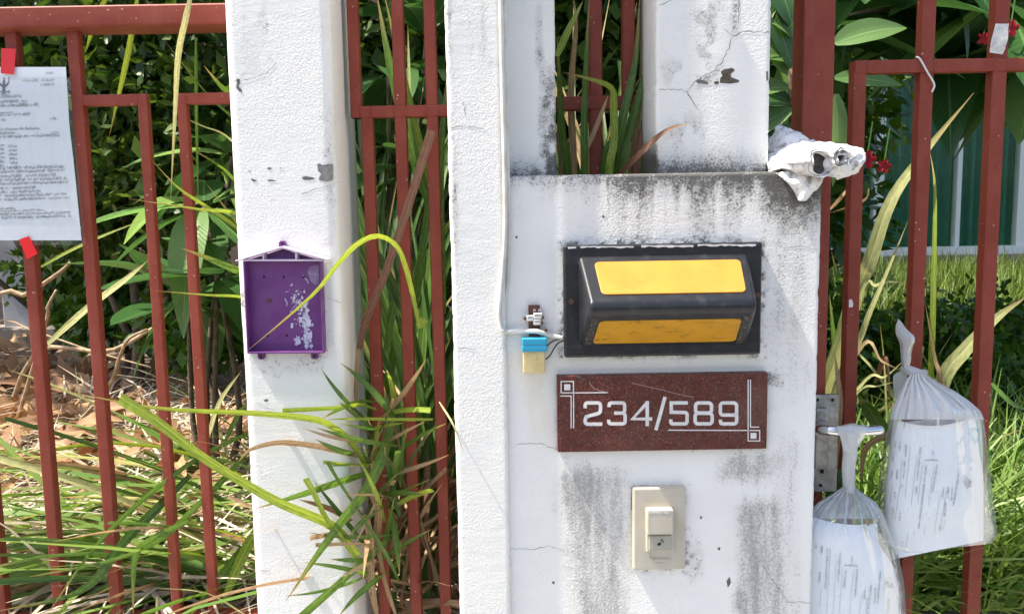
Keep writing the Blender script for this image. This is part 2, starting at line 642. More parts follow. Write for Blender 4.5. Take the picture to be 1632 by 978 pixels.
M['bluestain'] = mat_plain('pale_blue_print', (0.25, 0.55, 0.72), 0.6, (0.55, 0.72, 0.80), 60)
M['smudge'] = mat_plain('grey_smudge', (0.30, 0.30, 0.31), 0.8, (0.5, 0.5, 0.52), 120)
M['peach'] = mat_plain('peach_house_wall', (0.52, 0.36, 0.24), 0.85, (0.46, 0.31, 0.21), 5, 0.2, 60)
M['pale_wall'] = mat_plain('pale_house_wall', (0.56, 0.55, 0.52), 0.85, (0.50, 0.49, 0.46), 4, 0.2, 60)
M['column'] = mat_plain('grey_column_paint', (0.42, 0.42, 0.43), 0.8, (0.34, 0.34, 0.35), 6)
M['frame_white'] = mat_plain('white_window_frame', (0.66, 0.68, 0.67), 0.4)
M['curtain'] = mat_plain('green_curtain', (0.025, 0.125, 0.085), 0.8, (0.04, 0.15, 0.105), 6)
M['roof'] = mat_plain('dark_roof', (0.10, 0.07, 0.06), 0.8)
M['plinth'] = mat_plain('brown_plinth', (0.30, 0.25, 0.20), 0.85, (0.22, 0.18, 0.14), 6)
M['concrete'] = mat_ground('concrete_pavement', ((0.36, 0.35, 0.33), (0.30, 0.29, 0.275), (0.24, 0.235, 0.22)), 3, 0.2)
M['soil'] = mat_ground('dry_littered_soil', ((0.24, 0.16, 0.105), (0.36, 0.27, 0.20), (0.09, 0.058, 0.038)), 6, 0.9)
M['asphalt'] = mat_ground('asphalt', ((0.055, 0.054, 0.052), (0.045, 0.045, 0.045), (0.08, 0.08, 0.078)), 8, 0.4)
M['bark'] = mat_plain('bark', (0.16, 0.115, 0.08), 0.9, (0.09, 0.06, 0.04), 40, 0.8, 90, bdist=0.006)
M['dead_wood'] = mat_plain('pale_dead_wood', (0.42, 0.30, 0.19), 0.85, (0.26, 0.17, 0.10), 50, 0.5, 120)
M['blade'] = mat_leaf('grass_blade_green', (0.055, 0.13, 0.018), (0.11, 0.20, 0.025), 0.34, 0.38, stripe=True)
M['blade_dark'] = mat_leaf('grass_blade_dark', (0.03, 0.085, 0.012), (0.06, 0.125, 0.018), 0.3, 0.36, stripe=True)
M['blade_lime'] = mat_leaf('grass_blade_lime', (0.16, 0.26, 0.022), (0.30, 0.37, 0.05), 0.34, 0.45, stripe=True)
M['blade_pale'] = mat_leaf('grass_blade_pale', (0.40, 0.42, 0.16), (0.52, 0.50, 0.22), 0.35, 0.5, stripe=True)
M['blade_dry'] = mat_leaf('grass_blade_dry', (0.24, 0.14, 0.065), (0.42, 0.29, 0.15), 0.22, 0.6, stripe=True)
M['blade_brown'] = mat_leaf('grass_blade_brown', (0.15, 0.065, 0.03), (0.20, 0.09, 0.045), 0.15, 0.6, stripe=True)
M['leaf_big'] = mat_leaf('broad_leaf_green', (0.028, 0.085, 0.022), (0.06, 0.14, 0.035), 0.25, 0.3, vein='broad', spec=0.5)
M['leaf_pale'] = mat_leaf('broad_leaf_pale', (0.12, 0.24, 0.07), (0.19, 0.31, 0.10), 0.42, 0.34, vein='broad', spec=0.5)
M['leaf_dry'] = mat_leaf('dry_broad_leaf', (0.17, 0.07, 0.03), (0.44, 0.27, 0.13), 0.15, 0.6, vein='broad')
M['leaf_small'] = mat_leaf('small_leaf', (0.02, 0.06, 0.010), (0.10, 0.165, 0.03), 0.3, 0.4)
M['leaf_lush'] = mat_leaf('lush_leaf', (0.03, 0.09, 0.012), (0.09, 0.18, 0.02), 0.3, 0.4)
M['lawn'] = mat_leaf('lawn_blades', (0.06, 0.12, 0.018), (0.18, 0.24, 0.045), 0.35, 0.5)
M['straw'] = mat_leaf('straw', (0.36, 0.27, 0.18), (0.66, 0.59, 0.47), 0.12, 0.7)
M['cut_grass'] = mat_leaf('cut_grass', (0.09, 0.19, 0.03), (0.26, 0.36, 0.10), 0.3, 0.45)
M['petal'] = mat_leaf('red_petal', (0.30, 0.006, 0.012), (0.42, 0.012, 0.02), 0.3, 0.5)
M['petal_yellow'] = mat_plain('yellow_petal', (0.75, 0.55, 0.03), 0.5)


def lens_mat(name, c, rough, lines=False):
    t = NT(name)
    co = t.coord()
    nm = None
    if lines:
        w = t.n('ShaderNodeTexWave')
        w.inputs['Scale'].default_value = 150
        w.inputs['Distortion'].default_value = 0.6
        t.link(co, w.inputs['Vector'])
        nm = t.bump(w.outputs[0], 0.35, 0.001)
    col = t.mix(t.rng(t.noise(25, 4, 0.6, co), 0.4, 0.75), c, tuple(x * 0.82 for x in c))
    if lines:
        sp = t.rng(t.noise(90, 6, 0.75, t.coord('Object', (0.6, 1, 1))), 0.54, 0.68, 0, 0.7)
        col = t.mix(sp, col, (0.12, 0.06, 0.015))
        sp2 = t.rng(t.noise(75, 4, 0.7, t.coord('Object', (1, 1.5, 3))), 0.62, 0.72, 0, 0.6)
        col = t.mix(sp2, col, (0.70, 0.55, 0.30))
    else:
        col = t.mix(t.rng(t.noise(60, 5, 0.7, co), 0.5, 0.75, 0, 0.4), col, (0.62, 0.33, 0.09))
    b = t.bsdf(col, rough, nm, 0, 0.4)
    tr = t.n('ShaderNodeBsdfTranslucent')
    tr.inputs[0].default_value = (*c, 1)
    mx = t.n('ShaderNodeMixShader')
    mx.inputs[0].default_value = 0.2
    t.link(b.outputs[0], mx.inputs[1])
    t.link(tr.outputs[0], mx.inputs[2])
    return t.done(mx)


M['lens_top'] = lens_mat('yellow_lamp_lens', (0.66, 0.305, 0.05), 0.4)
M['lens_low'] = lens_mat('amber_ribbed_lens', (0.74, 0.37, 0.02), 0.4, True)

# ------------------------------------------------------------------ large structure: ground
GZ = 0.80                                     # garden level above the pavement


def sheet(name, x0, x1, y0, y1, z, mat, nx=2, ny=2, amp=0.0, label=None):
    xs, ys = np.linspace(x0, x1, nx), np.linspace(y0, y1, ny)
    X, Yg = np.meshgrid(xs, ys)
    Z = np.full_like(X, z)
    if amp:
        Z = Z + amp * (fbm(X * 2.3, Yg * 2.3, 3) - 0.5)
    v = np.stack([X, Yg, Z], -1).reshape(-1, 3)
    i = np.arange(nx * ny).reshape(ny, nx)
    q = np.stack([i[:-1, :-1], i[:-1, 1:], i[1:, 1:], i[1:, :-1]], -1).reshape(-1, 4)
    return tag(fast_mesh(name, v, q, mat), kind='structure')


sheet('ground', -150, 150, -150, 150, -0.16, M['asphalt'])
box('pavement', -40, 40, -1.6, 1.62, -0.15, 0.0, M['concrete'])['kind'] = 'structure'
g = sheet('garden_ground', -14, 14, 1.455, 16, GZ, M['soil'], 200, 120, 0.10)
box('garden_retaining_wall', -14, 14, 1.46, 1.60, 0.0, GZ - 0.06, M['concrete'])['kind'] = 'structure'


# ------------------------------------------------------------------ masonry with stain attribute
def masonry(name, x0, x1, y0, y1, z0, z1, r, stain_and_bounce, parent, seed, zf=0.86, step=0.0026, wob=0.0002):
    ny = 5
    fx = np.linspace(x0 + r, x1 - r, max(4, int((x1 - x0 - 2 * r) / step)))
    arc = np.linspace(0, math.pi / 2, 7)[1:-1]
    pr = [(x0, y) for y in np.linspace(y1, y0 + r, ny)]
    pr += [(x0 + r - r * math.cos(a), y0 + r - r * math.sin(a)) for a in arc]
    pr += [(x, y0) for x in fx]
    pr += [(x1 - r + r * math.sin(a), y0 + r - r * math.cos(a)) for a in arc]
    pr += [(x1, y) for y in np.linspace(y0 + r, y1, ny)]
    pr = np.array(pr)
    zt = min(z1, 1.95)
    zs = list(np.linspace(z0, max(z0 + 0.001, zf), 4)) if z0 < zf - 0.01 else [z0]
    zs += list(np.linspace(zs[-1], zt - r, int((zt - r - zs[-1]) / step))[1:])
    if z1 > zt + 0.01:
        zs += [zt, z1]
    else:
        zs += [z1 - r + r * math.sin(a) for a in arc] + [z1]
    zs = np.array(zs)
    n, m = len(pr), len(zs)
    X = np.tile(pr[:, 0], (m, 1))
    Yv = np.tile(pr[:, 1], (m, 1))
    Z = np.tile(zs[:, None], (1, n))
    over = np.clip(Z - (z1 - r), 0, r)
    d = r - np.sqrt(np.maximum(r * r - over * over, 0))
    xc = (x0 + x1) / 2
    X = np.where(X < xc, np.maximum(X, x0 + d), np.minimum(X, x1 - d))
    Yv = np.maximum(Yv, y0 + d)
    # hand-trowelled surface: slight waves, nibbled arrises
    edge = np.exp(-np.minimum(np.abs(X - x0), np.abs(X - x1)) / 0.006)
    Yv = Yv + wob * 2 * (fbm(X * 9, Z * 9, seed) - 0.5) 
    side = np.where(X < xc, -1.0, 1.0)
    sway = np.where(X < xc, fbm(Z * 7, Z * 0 + 3, seed + 9), fbm(Z * 7, Z * 0 + 8, seed + 9)) - 0.5
    X = X + sway * 0.0022 * np.exp(-np.minimum(np.abs(X - x0), np.abs(X - x1)) / 0.02)
    front = np.exp(-np.abs(Yv - y0 - r * 0.3) / 0.004)
    X = X - side * edge * front * 0.0022 * np.maximum(fbm(Z * 90, X * 0 + 2, seed + 6) - 0.55, 0) * 4
    v = np.stack([X, Yv, Z], -1).reshape(-1, 3)
    i = np.arange(n * m).reshape(m, n)
    q = np.stack([i[:-1, :-1], i[:-1, 1:], i[1:, 1:], i[1:, :-1]], -1).reshape(-1, 4)
    back = np.stack([i[:-1, -1], i[:-1, 0], i[1:, 0], i[1:, -1]], -1)
    q = np.concatenate([q, back])
    # top: fan of quads from front half to back
    top = i[-1]
    h = n // 2
    tq = np.stack([top[:h - 1], top[n - 1:n - h:-1], top[n - 2:n - h - 1:-1], top[1:h]], -1)[:, ::-1]
    q = np.concatenate([q, tq])
    o = fast_mesh(name, v, q, M['wall'], parent, tuple(wloc(parent)))
    px, py = project(v)
    st = np.clip(np.stack(stain_and_bounce(px, py, v[:, 0], v[:, 2]), -1), 0, 1)
    colr = np.concatenate([st, np.ones((len(v), 1))], 1).astype(np.float32)
    at = o.data.attributes.new('stain', 'FLOAT_COLOR', 'POINT')
    at.data.foreach_set('color', colr.ravel())
    o.data.polygons.foreach_set('use_smooth', [True] * len(o.data.polygons))
    return o


YB, YS, YU, YL = 1.13, 1.120, 1.160, 1.20      # planes: block, strip, upper shafts, mailbox pillar
ZTOP = 2.46


def st_left(px, py, x, z):
    n = fbm(px / 40, py / 40, 21)
    m = 0.08 + 0.10 * (n > 0.6) + 0.42 * soft(px, 366, 392, 8) * soft(py, 400, 640, 40) * ss(0.35, 0.6, fbm(px / 12, py / 25, 4))
    m += 0.25 * soft(py, 560, 600, 12) * soft(px, 395, 520, 12) + 0.2 * soft(px, 515, 535, 5) * soft(py, 200, 420, 60)
    m += 0.33 * ss(0.62, 0.75, fbm(px / 30, py / 90, 8)) * ss(700, 300, py) * 0.6
    return m, 0.06 + 0.12 * ss(0.55, 0.7, n), 0.02 + 0.05 * ss(0.5, 0.8, fbm(px / 90, py / 200, 2))


def st_strip(px, py, x, z):
    n = fbm(px / 14, py / 40, 31)
    m = 0.10 + 0.45 * np.exp(-np.abs(px - 716 - (py / 978) * 25) / 9) * ss(0.42, 0.62, n) * ss(560, 300, py)
    m += 0.28 * np.exp(-np.abs(px - 801 - (py / 978) * 14) / 5)
    m += 0.3 * soft(px, 760, 800, 14) * soft(py, -50, 110, 30) * ss(0.4, 0.65, n)
    return m, 0.08 + 0.15 * ss(0.5, 0.7, fbm(px / 40, py / 90, 5)), 0.05 + 0.06 * ss(400, 900, py)


def st_upl(px, py, x, z):
    n = fbm(px / 16, py / 30, 41)
    m = 0.06 + 0.58 * np.exp(-np.maximum(276 - py, 0) / 22) * (0.55 + 0.9 * n)
    m += 0.62 * ss(846, 872, px) * ss(40, 170, py) * ss(0.30, 0.62, n)
    m += 0.35 * soft(px, 852, 866, 5) * soft(py, 0, 110, 30)
    return m, 0.05 + 0.35 * ss(850, 880, px) * ss(60, 180, py), 0.03 + 0.10 * ss(850, 885, px)


def st_upr(px, py, x, z):
    n = fbm(px / 18, py / 26, 51)
    m = 0.08 + 0.78 * np.exp(-np.maximum(272 - py, 0) / 24) * (0.5 + 0.85 * n)
    m += 0.42 * soft(px, 1105, 1150, 22) * soft(py, -20, 150, 30) * ss(0.35, 0.6, n)
    m += 0.32 * soft(px, 1050, 1110, 20) * soft(py, 90, 140, 18) * ss(0.38, 0.6, n)
    m += 0.4 * soft(px, 1165, 1180, 6) * soft(py, -20, 60, 20)
    m += 0.30 * soft(px, 1060, 1130, 30) * soft(py, 180, 225, 18) * ss(0.4, 0.6, n)
    m += 0.55 * ss(1052, 1044, px) * ss(190, 262, py)
    return m, 0.06 + 0.3 * ss(200, 265, py), 0.02 + 0.03 * n


def st_block(px, py, x, z):
    n = fbm(px / 22, py / 30, 61)
    c = fbm(px / 26, py / 260, 62)              # drips
    right = 0.35 + 0.65 * ss(930, 1060, px)
    wx = 26 * (fbm(px / 60, py / 60, 71) - 0.5) + 12 * (fbm(px / 14, py / 14, 72) - 0.5)
    wy = 40 * (fbm(px / 50, py / 50, 73) - 0.5)
    depth = 15 + (60 * right + 50 * soft(px, 990, 1130, 45)) * ss(0.18, 0.58, c)
    m = 0.06 + 1.0 * np.exp(-np.maximum(py - 277, 0) / depth) * (0.55 + 0.8 * n) * (0.55 + 0.45 * right)
    m += 0.45 * soft(px, 1235, 1300, 22) * soft(py, 280, 345, 25) * n * 1.5
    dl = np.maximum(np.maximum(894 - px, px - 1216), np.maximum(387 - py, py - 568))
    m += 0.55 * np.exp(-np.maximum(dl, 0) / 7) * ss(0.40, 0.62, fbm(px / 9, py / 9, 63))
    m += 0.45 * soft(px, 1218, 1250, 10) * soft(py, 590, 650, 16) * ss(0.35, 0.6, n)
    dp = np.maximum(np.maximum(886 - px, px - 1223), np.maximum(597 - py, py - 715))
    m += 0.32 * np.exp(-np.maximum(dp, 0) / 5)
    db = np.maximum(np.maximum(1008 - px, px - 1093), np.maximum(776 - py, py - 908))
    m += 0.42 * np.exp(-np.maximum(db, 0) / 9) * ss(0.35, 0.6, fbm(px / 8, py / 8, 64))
    m += 0.30 * soft(px, 1090, 1125, 14) * soft(py, 860, 930, 25)
    k = fbm(px / 9, py / 70, 65)
    px, py = px + wx, py + wy
    g = 0.08 + 0.62 * np.exp(-np.maximum(py - wy - 277, 0) / 50) * right + 0.62 * soft(px, 910, 1002, 26) * ss(715, 770, py) * (0.45 + 0.75 * k)
    g += 0.55 * soft(px, 885, 935, 12) * soft(py, 725, 860, 40) * k
    g += 0.55 * soft(px, 1150, 1236, 20) * soft(py, 722, 768, 16) * (0.5 + 0.7 * n)
    g += 0.70 * soft(px, 1172, 1240, 15) * ss(770, 805, py) * (0.45 + 0.75 * k)
    g += 0.42 * soft(px, 1228, 1296, 16) * soft(py, 300, 620, 60) * (0.3 + 0.9 * n)
    g += 0.30 * soft(px, 1236, 1275, 12) * ss(640, 720, py)
    m += 0.22 * soft(px, 1172, 1240, 9) * ss(790, 820, py) * n
    m += 0.25 * soft(px, 925, 990, 14) * ss(860, 960, py) * n
    w = 0.03 + 0.40 * soft(px, 842, 876, 9) * soft(py, 596, 700, 30) * (0.4 + n * 0.8)
    w += 0.20 * soft(px, 890, 1222, 10) * soft(py, 567, 597, 6) + 0.28 * soft(px, 1255, 1306, 12) * soft(py, 300, 360, 25)  # warm band under the lamp is painted ground bounce; right patch is brown stain
    w += 0.10 * soft(px, 905, 1005, 16) * ss(730, 800, py)
    return m, g, w


# mailbox pillar
xl, xr = A(381, 489, YL).x, A(543, 489, YL).x
pil = thing('gate_pillar', 'narrow white plastered pillar carrying the purple mailbox', 'pillar', ((xl + xr) / 2, YL + 0.09, 0))
masonry('pillar_shaft', xl, xr, YL, YL + 0.17, 0.0, ZTOP, 0.013, st_left, pil, 1)

# number pillar: strip, block and two upper shafts
xs0, xs1 = A(720, 489, YS).x, A(806.5, 489, YS).x
xb1 = A(1306, 489, YB).x
ztb = A(1000, 277, YB).z
nump = thing('number_pillar', 'wide white stained pillar block with house number, lamp and doorbell', 'pillar', ((xs0 + xb1) / 2, 1.25, 0))
masonry('pillar_strip', xs0, xs1, YS, YS + 0.20, 0.0, ZTOP, 0.006, st_strip, nump, 2)
masonry('number_block', xs1 - 0.006, xb1, YB, YB + 0.17, 0.0, ztb, 0.005, st_block, nump, 3)
xu = A(886, 140, YU).x
masonry('upper_shaft', xs1 - 0.006, xu, YU, YU + 0.14, ztb - 0.004, ZTOP, 0.005, st_upl, nump, 4, zf=0)
xa, xb = A(1046, 140, YU).x, A(1228, 140, YU).x
masonry('upper_shaft', xa, xb, YU, YU + 0.14, ztb - 0.004, ZTOP, 0.006, st_upr, nump, 5, zf=0)


# cracks and bare patches
def jag(pts, rng, step=5, amp=1.6):
    out = []
    for a, b in zip(pts[:-1], pts[1:]):
        L = math.hypot(b[0] - a[0], b[1] - a[1])
        n = max(1, int(L / step))
        for k in range(n):
            t = k / n
            out.append((a[0] + (b[0] - a[0]) * t + rng.uniform(-amp, amp) * (k > 0), a[1] + (b[1] - a[1]) * t + rng.uniform(-amp, amp) * (k > 0)))
    out.append(pts[-1])
    return out


def crack(paths, Y, parent, w=1.1):
    S = []
    for p in paths:
        j = jag(p, R)
        S.append((j, [w * (0.2 + 0.65 * R.random()) * (0.4 if i in (0, len(j) - 1) else 1) for i in range(len(j))], False))
    V, Fc = strips_mesh(S, on_plane(Y - 0.0002), 0.00012)
    put('crack', V, Fc, M['crack'], parent)


crack([[(1050, 143), (1075, 142), (1095, 146)], [(1095, 146), (1110, 128), (1135, 115), (1152, 98), (1163, 72), (1168, 58)],
       [(1168, 58), (1190, 50), (1228, 52)], [(1168, 58), (1155, 47)], [(1095, 146), (1106, 165), (1118, 180)],
       [(1177, -10), (1177, 15), (1176, 38)], [(1050, 8), (1070, 0)]], YU, nump, 1.4)
crack([[(806, 873), (850, 875), (872, 869), (900, 876)], [(822, 709), (860, 706), (885, 716)], [(1215, 900), (1255, 958), (1293, 960)]], YB, nump, 0.8)
crack([[(967, 285), (970, 330), (966, 350)], [(1250, 395), (1280, 392), (1304, 398)]], YB, nump, 0.8)
crack([[(712, 205), (740, 200), (775, 208)], [(738, 160), (742, 185)], [(725, 553), (760, 556)]], YS, nump, 0.9)
crack([[(363, 132), (390, 127), (425, 118), (440, 100)], [(480, 310), (520, 296), (545, 290)], [(520, 475), (545, 482)], [(407, 640), (440, 655)], [(410, 910), (430, 908)]], YL, pil, 0.8)


def patch(name, pts, Y, mat, parent, h=0.00012):
    V, Fc = polygon(pts, on_plane(Y - 0.0002), h)
    return put(name, V, Fc, mat, parent)


Z4 = lambda l: [(340 + x / 2.9625, y / 2.9625) for x, y in l]
patch('bare_patch', Z4([(490, 775), (505, 772), (512, 780), (540, 776), (566, 774), (567, 850), (535, 858), (500, 852), (498, 840), (510, 822), (495, 808)]), YL, M['cement'], pil)
for l in ([(418, 838), (435, 832), (470, 838), (482, 845), (455, 850), (425, 849)], [(178, 840), (188, 846), (208, 852), (195, 858), (182, 854)],
          [(255, 850), (275, 848), (300, 853), (280, 856), (258, 856)], [(252, 795), (265, 790), (278, 795), (265, 802)],
          [(108, 375), (124, 372), (126, 392), (118, 408), (134, 425), (136, 438), (120, 430), (108, 414), (112, 395)], [(165, 808), (172, 804), (175, 814)],
          [(314, 792), (320, 790), (319, 797)]):
    patch('bare_patch', Z4(l), YL, M['crack'], pil)
Z10 = lambda l: [(1000 + x / 2.9625, y / 2.9625) for x, y in l]
patch('bare_patch', Z10([(440, 340), (455, 328), (495, 322), (508, 332), (488, 350), (490, 365), (528, 380), (525, 390), (480, 396), (436, 392), (438, 370), (448, 358)]), YU, M['bare_brown'], nump)
patch('bare_patch', Z10([(408, 386), (432, 384), (430, 398), (410, 397)]), YU, M['bare_brown'], nump)
patch('bare_patch', Z10([(318, 384), (345, 376), (382, 390), (378, 398), (335, 394)]), YU, M['crack'], nump)
patch('bare_patch', Z10([(655, 340), (664, 335), (666, 375), (656, 385)]), YU, M['crack'], nump)
patch('bare_patch', [(1158, 925), (1163, 918), (1165, 928), (1160, 936)], YB, M['crack'], nump)
for c in ((1146, 874), (1117, 824), (882, 928), (823, 378), (962, 345)):
    patch('bare_patch', blotch(c, 2.0, 2.4, R, 7), YB, M['crack'], nump)
patch('bare_patch', blotch((424, 638), 3.5, 2, R, 8), YL, M['crack'], pil)


# ------------------------------------------------------------------ fences and gate
def bars(parent, name, px, py, Y, w, z0, z1, dep=None):
    x = A(px, py, Y).x
    return box(name, x, x + w, Y, Y + (dep or w), z0, z1, M['red'], parent, 0.0022)


YF = 1.40
lf = thing('metal_fence', 'dark red barred metal fence left of the mailbox pillar', 'fence', (A(180, 489, YF).x, YF, 0.9))
zr_b, zr_t = A(175, 47, YF).z, A(175, 13, YF).z
xpl = xl + 0.02
box('top_rail', -1.9, xpl, YF - 0.022, YF + 0.045, zr_b, zr_t, M['red'], lf, 0.004)
zlow = A(180, 984, YF).z
box('bottom_rail', -1.9, xpl, YF - 0.006, YF + 0.034, zlow - 0.05, zlow, M['red'], lf, 0.003)
zc1, zc0 = A(185, 150, YF).z, A(185, 168, YF).z
WB = 0.0195
for px in (-246, -150, -53, 43):
    bars(lf, 'bar', px, 489, YF, WB, zlow - 0.003, zr_b + 0.003)
xb2 = A(138, 489, YF).x
bars(lf, 'bar', 138, 489, YF, WB, zlow - 0.003, zr_b + 0.003)
WS = 0.0165
x3, x4 = A(240, 489, YF).x, A(301, 489, YF).x
box('bar', x3, x3 + WS, YF + 0.001, YF + 0.001 + WS, zlow - 0.003, zc0 + 0.004, M['red'], lf, 0.002)
box('bar', x4, x4 + WS, YF + 0.001, YF + 0.001 + WS, zlow - 0.003, zc0 + 0.004, M['red'], lf, 0.002)
box('cross_bar', xb2 + WB - 0.002, x3 + WS, YF + 0.0005, YF + 0.0005 + WS, zc0, zc1, M['red'], lf, 0.002)
box('cross_bar', x4, xpl, YF + 0.0005, YF + 0.0005 + WS, zc0, zc1, M['red'], lf, 0.002)
lw = tag(box('low_wall', -1.9, xl + 0.01, YF - 0.02, YF + 0.055, 0, zlow - 0.052, M['concrete'], None, 0.004),
         'low concrete wall under the left red fence', 'wall')

YM = 1.285
mf = thing('metal_fence', 'dark red barred metal fence between the two white pillars', 'fence', (A(640, 489, YM).x, YM, 0.0))
zm1, zm0 = A(640, 168, YM).z, A(640, 187, YM).z
WM = 0.0185
for px, top in ((586, zm1), (638.5, 2.3), (688, 2.3)):
    bars(mf, 'bar', px, 489, YM, WM, 0.03, top)
xm = A(563, 90, YM).x
box('bar', xm - 0.008, xm + 0.009, YM, YM + WM, zm0, 2.3, M['red'], mf, 0.002)
box('cross_bar', xm - 0.006, xs0 + 0.01, YM - 0.0015, YM + WM - 0.002, zm0, zm1, M['red'], mf, 0.002)
# two of the same pickets stand behind the opening above the number block
zo1, zo0 = A(960, 153, YM).z, A(960, 175, YM).z
of = thing('metal_fence', 'dark red bars in the opening above the number block', 'fence', (A(960, 270, YM).x, YM, ztb - 0.2))
WO = 0.0205
bars(of, 'bar', 939.5, 140, YM, WO, ztb - 0.2, 2.3)
x2 = A(992.5, 140, YM).x
box('bar', x2, x2 + WO * 0.95, YM, YM + WO, zo0, 2.3, M['red'], of, 0.002)
box('cross_bar', xu - 0.05, x2 + WO * 0.95 + 0.001, YM - 0.0015, YM + WO - 0.002, zo0, zo1, M['red'], of, 0.002)

rw = random.Random(6)


def weld(parent, x, y, z, L=0.016, vert=True):
    P = [Vector((x, y, z)) + (Vector((0, 0, 1)) if vert else Vector((1, 0, 0))) * (t - 0.5) * L for t in np.linspace(0, 1, 7)]
    V, Fc = tube(P, [0.0008] + [rw.uniform(0.0014, 0.0024) for _ in range(5)] + [0.0008], 7)
    put('weld_bead', V, Fc, M['red'], parent, True)


for px in (586, 638.5, 688):
    x = A(px, 489, YM).x
    for xx in (x, x + WM):
        weld(mf, xx, YM - 0.001, (zm0 + zm1) / 2, zm1 - zm0)
for xx in (xb2 + WB, x3, x4 + WS):
    weld(lf, xx, YF + 0.001, (zc0 + zc1) / 2, zc1 - zc0)
for xx in (xb2 + WB / 2, A(43, 489, YF).x + WB / 2):
    weld(lf, xx, YF - 0.001, zr_b, WB, False)
YG = 1.29
gate = thing('metal_gate', 'dark red barred gate with lever handle right of the number block', 'gate', (A(1450, 489, YG).x, YG, 0.05))
xp = A(1281, 60, 1.25).x
post = thing('gate_post', 'thick dark red square gate post behind the white pillar', 'post', (xp + 0.024, 1.275, 0))
box('post_tube', xp, xp + 0.048, 1.25, 1.30, 0.0, ZTOP, M['red'], post, 0.003)
zg1, zg0 = A(1420, 95.5, YG).z, A(1420, 116.5, YG).z
zgb = 0.10
xst = A(1350, 489, YG).x
WG = 0.0215
box('stile', xst, xst + 0.0205, YG, YG + WG, zgb, zg1, M['red'], gate, 0.002)
xg2 = A(1453, 489, YG).x
xg3 = A(1565, 489, YG).x
box('bar', xg2, xg2 + WG, YG + 0.0005, YG + WG, zgb, ZTOP + 0.1, M['red'], gate, 0.002)
box('bar', xg3, xg3 + WG + 0.001, YG + 0.0005, YG + WG, zgb, ZTOP + 0.1, M['red'], gate, 0.002)
box('bar', xg3 + 0.115, xg3 + 0.115 + WG, YG + 0.0005, YG + WG, zgb, ZTOP + 0.1, M['red'], gate, 0.002)
box('cross_bar', xst + 0.001, xg3 + 0.3, YG - 0.0015, YG + WG - 0.003, zg0, zg1, M['red'], gate, 0.002)
box('bottom_rail', xst, xg3 + 0.3, YG - 0.002, YG + 0.03, zgb - 0.03, zgb + 0.002, M['red'], gate, 0.003)
for xx in (xst + 0.0205, xg2, xg2 + WG, xg3, xg3 + WG):
    weld(gate, xx, YG - 0.001, (zg0 + zg1) / 2, zg1 - zg0)
# lock plate and lever
pa, pb = A(1290, 628, 1.245), A(1331, 781, 1.245)
lockp = box('lock_plate', pa.x, pb.x, 1.238, 1.2485, pb.z, pa.z, M['zinc'], gate, 0.002)
Vh, Fh = join([disc(c, 2.7, on_plane(1.2378), 0.0006) for c in ((1327, 637), (1303, 637), (1308, 773))] +
              [polygon([(1307, 734), (1313, 734), (1313, 754), (1307, 754)], on_plane(1.2378), 0.0006)])
put('screw_hole', Vh, Fh, M['hole'], lockp)
box('lock_case', A(1296, 700, 1.235).x, A(1318, 700, 1.235).x, 1.226, 1.2385, A(1300, 748, 1.23).z, A(1300, 650, 1.23).z, M['zinc'], gate, 0.004)
hp = [A(1308, 683, 1.232), A(1309, 684, 1.205), A(1318, 685, 1.19), A(1340, 687, 1.186), A(1370, 687, 1.188), A(1398, 685, 1.192), A(1404, 685, 1.197)]
hc = catmull(hp, 22)
Vh, Fh = tube(hc, [0.0085] * 4 + [0.0078] * 16 + [0.006, 0.003], 12)
put('lever_handle', Vh, Fh, M['chrome'], gate, True)
rc = A(1308, 683, 1.228)
Vh, Fh = tube([rc + Vector((0, -0.001, 0)), rc + Vector((0, -0.009, 0))], [0.0155, 0.0135], 20)
put('handle_rose', Vh, Fh, M['zinc'], gate, False)


# ------------------------------------------------------------------ wall lamp
def rect_px(x0, y0, x1, y1):
    return [(x0, y0), (x1, y0), (x1, y1), (x0, y1)]


lamp_c = A(1055, 478, YB)
lamp = thing('wall_lamp', 'black outdoor wall lamp with yellow lens panels above the number plate', 'lamp', lamp_c)
a, b = A(897.5, 391, 1.117), A(1212, 564.5, 1.117)
box('base_plate', a.x, b.x, 1.115, YB + 0.004, b.z, a.z, M['black'], lamp, 0.004, 3)
YBk, YFr = 1.1158, 1.038
BT = [A(920.5, 406.5, YBk), A(1192, 402, YBk)]
FT = [A(939.5, 483, YFr), A(1206.5, 479, YFr)]
FB = [A(938.5, 499, YFr), A(1205.5, 496.5, YFr)]
BB = [A(921, 553, YBk), A(1189, 551, YBk)]
zt, zf1, zf2, zb = [(p[0].z + p[1].z) / 2 for p in (BT, FT, FB, BB)]
xk0, xk1, xf0, xf1 = BT[0].x, BT[1].x, FT[0].x, FT[1].x
HV = [(xk0, YBk, zt), (xk1, YBk, zt), (xf0, YFr, zf1), (xf1, YFr, zf1), (xf0, YFr, zf2), (xf1, YFr, zf2), (xk0, YBk, zb), (xk1, YBk, zb)]
HF = [(0, 1, 3, 2), (2, 3, 5, 4), (4, 5, 7, 6), (0, 2, 4, 6), (1, 7, 5, 3), (0, 6, 7, 1)]
ho = put('housing', HV, [tuple(reversed(f)) for f in HF], M['black'], lamp)
bevel(ho, 0.006, 4)
ho.data.polygons.foreach_set('use_smooth', [True] * len(ho.data.polygons))
ho.modifiers.new('normals', 'WEIGHTED_NORMAL')


def on_quad(c00, c10, c11, c01, u, v):
    c = [Vector(q) for q in (c00, c10, c11, c01)]
    return (c[0] * (1 - u) + c[1] * u) * (1 - v) + (c[3] * (1 - u) + c[2] * u) * v


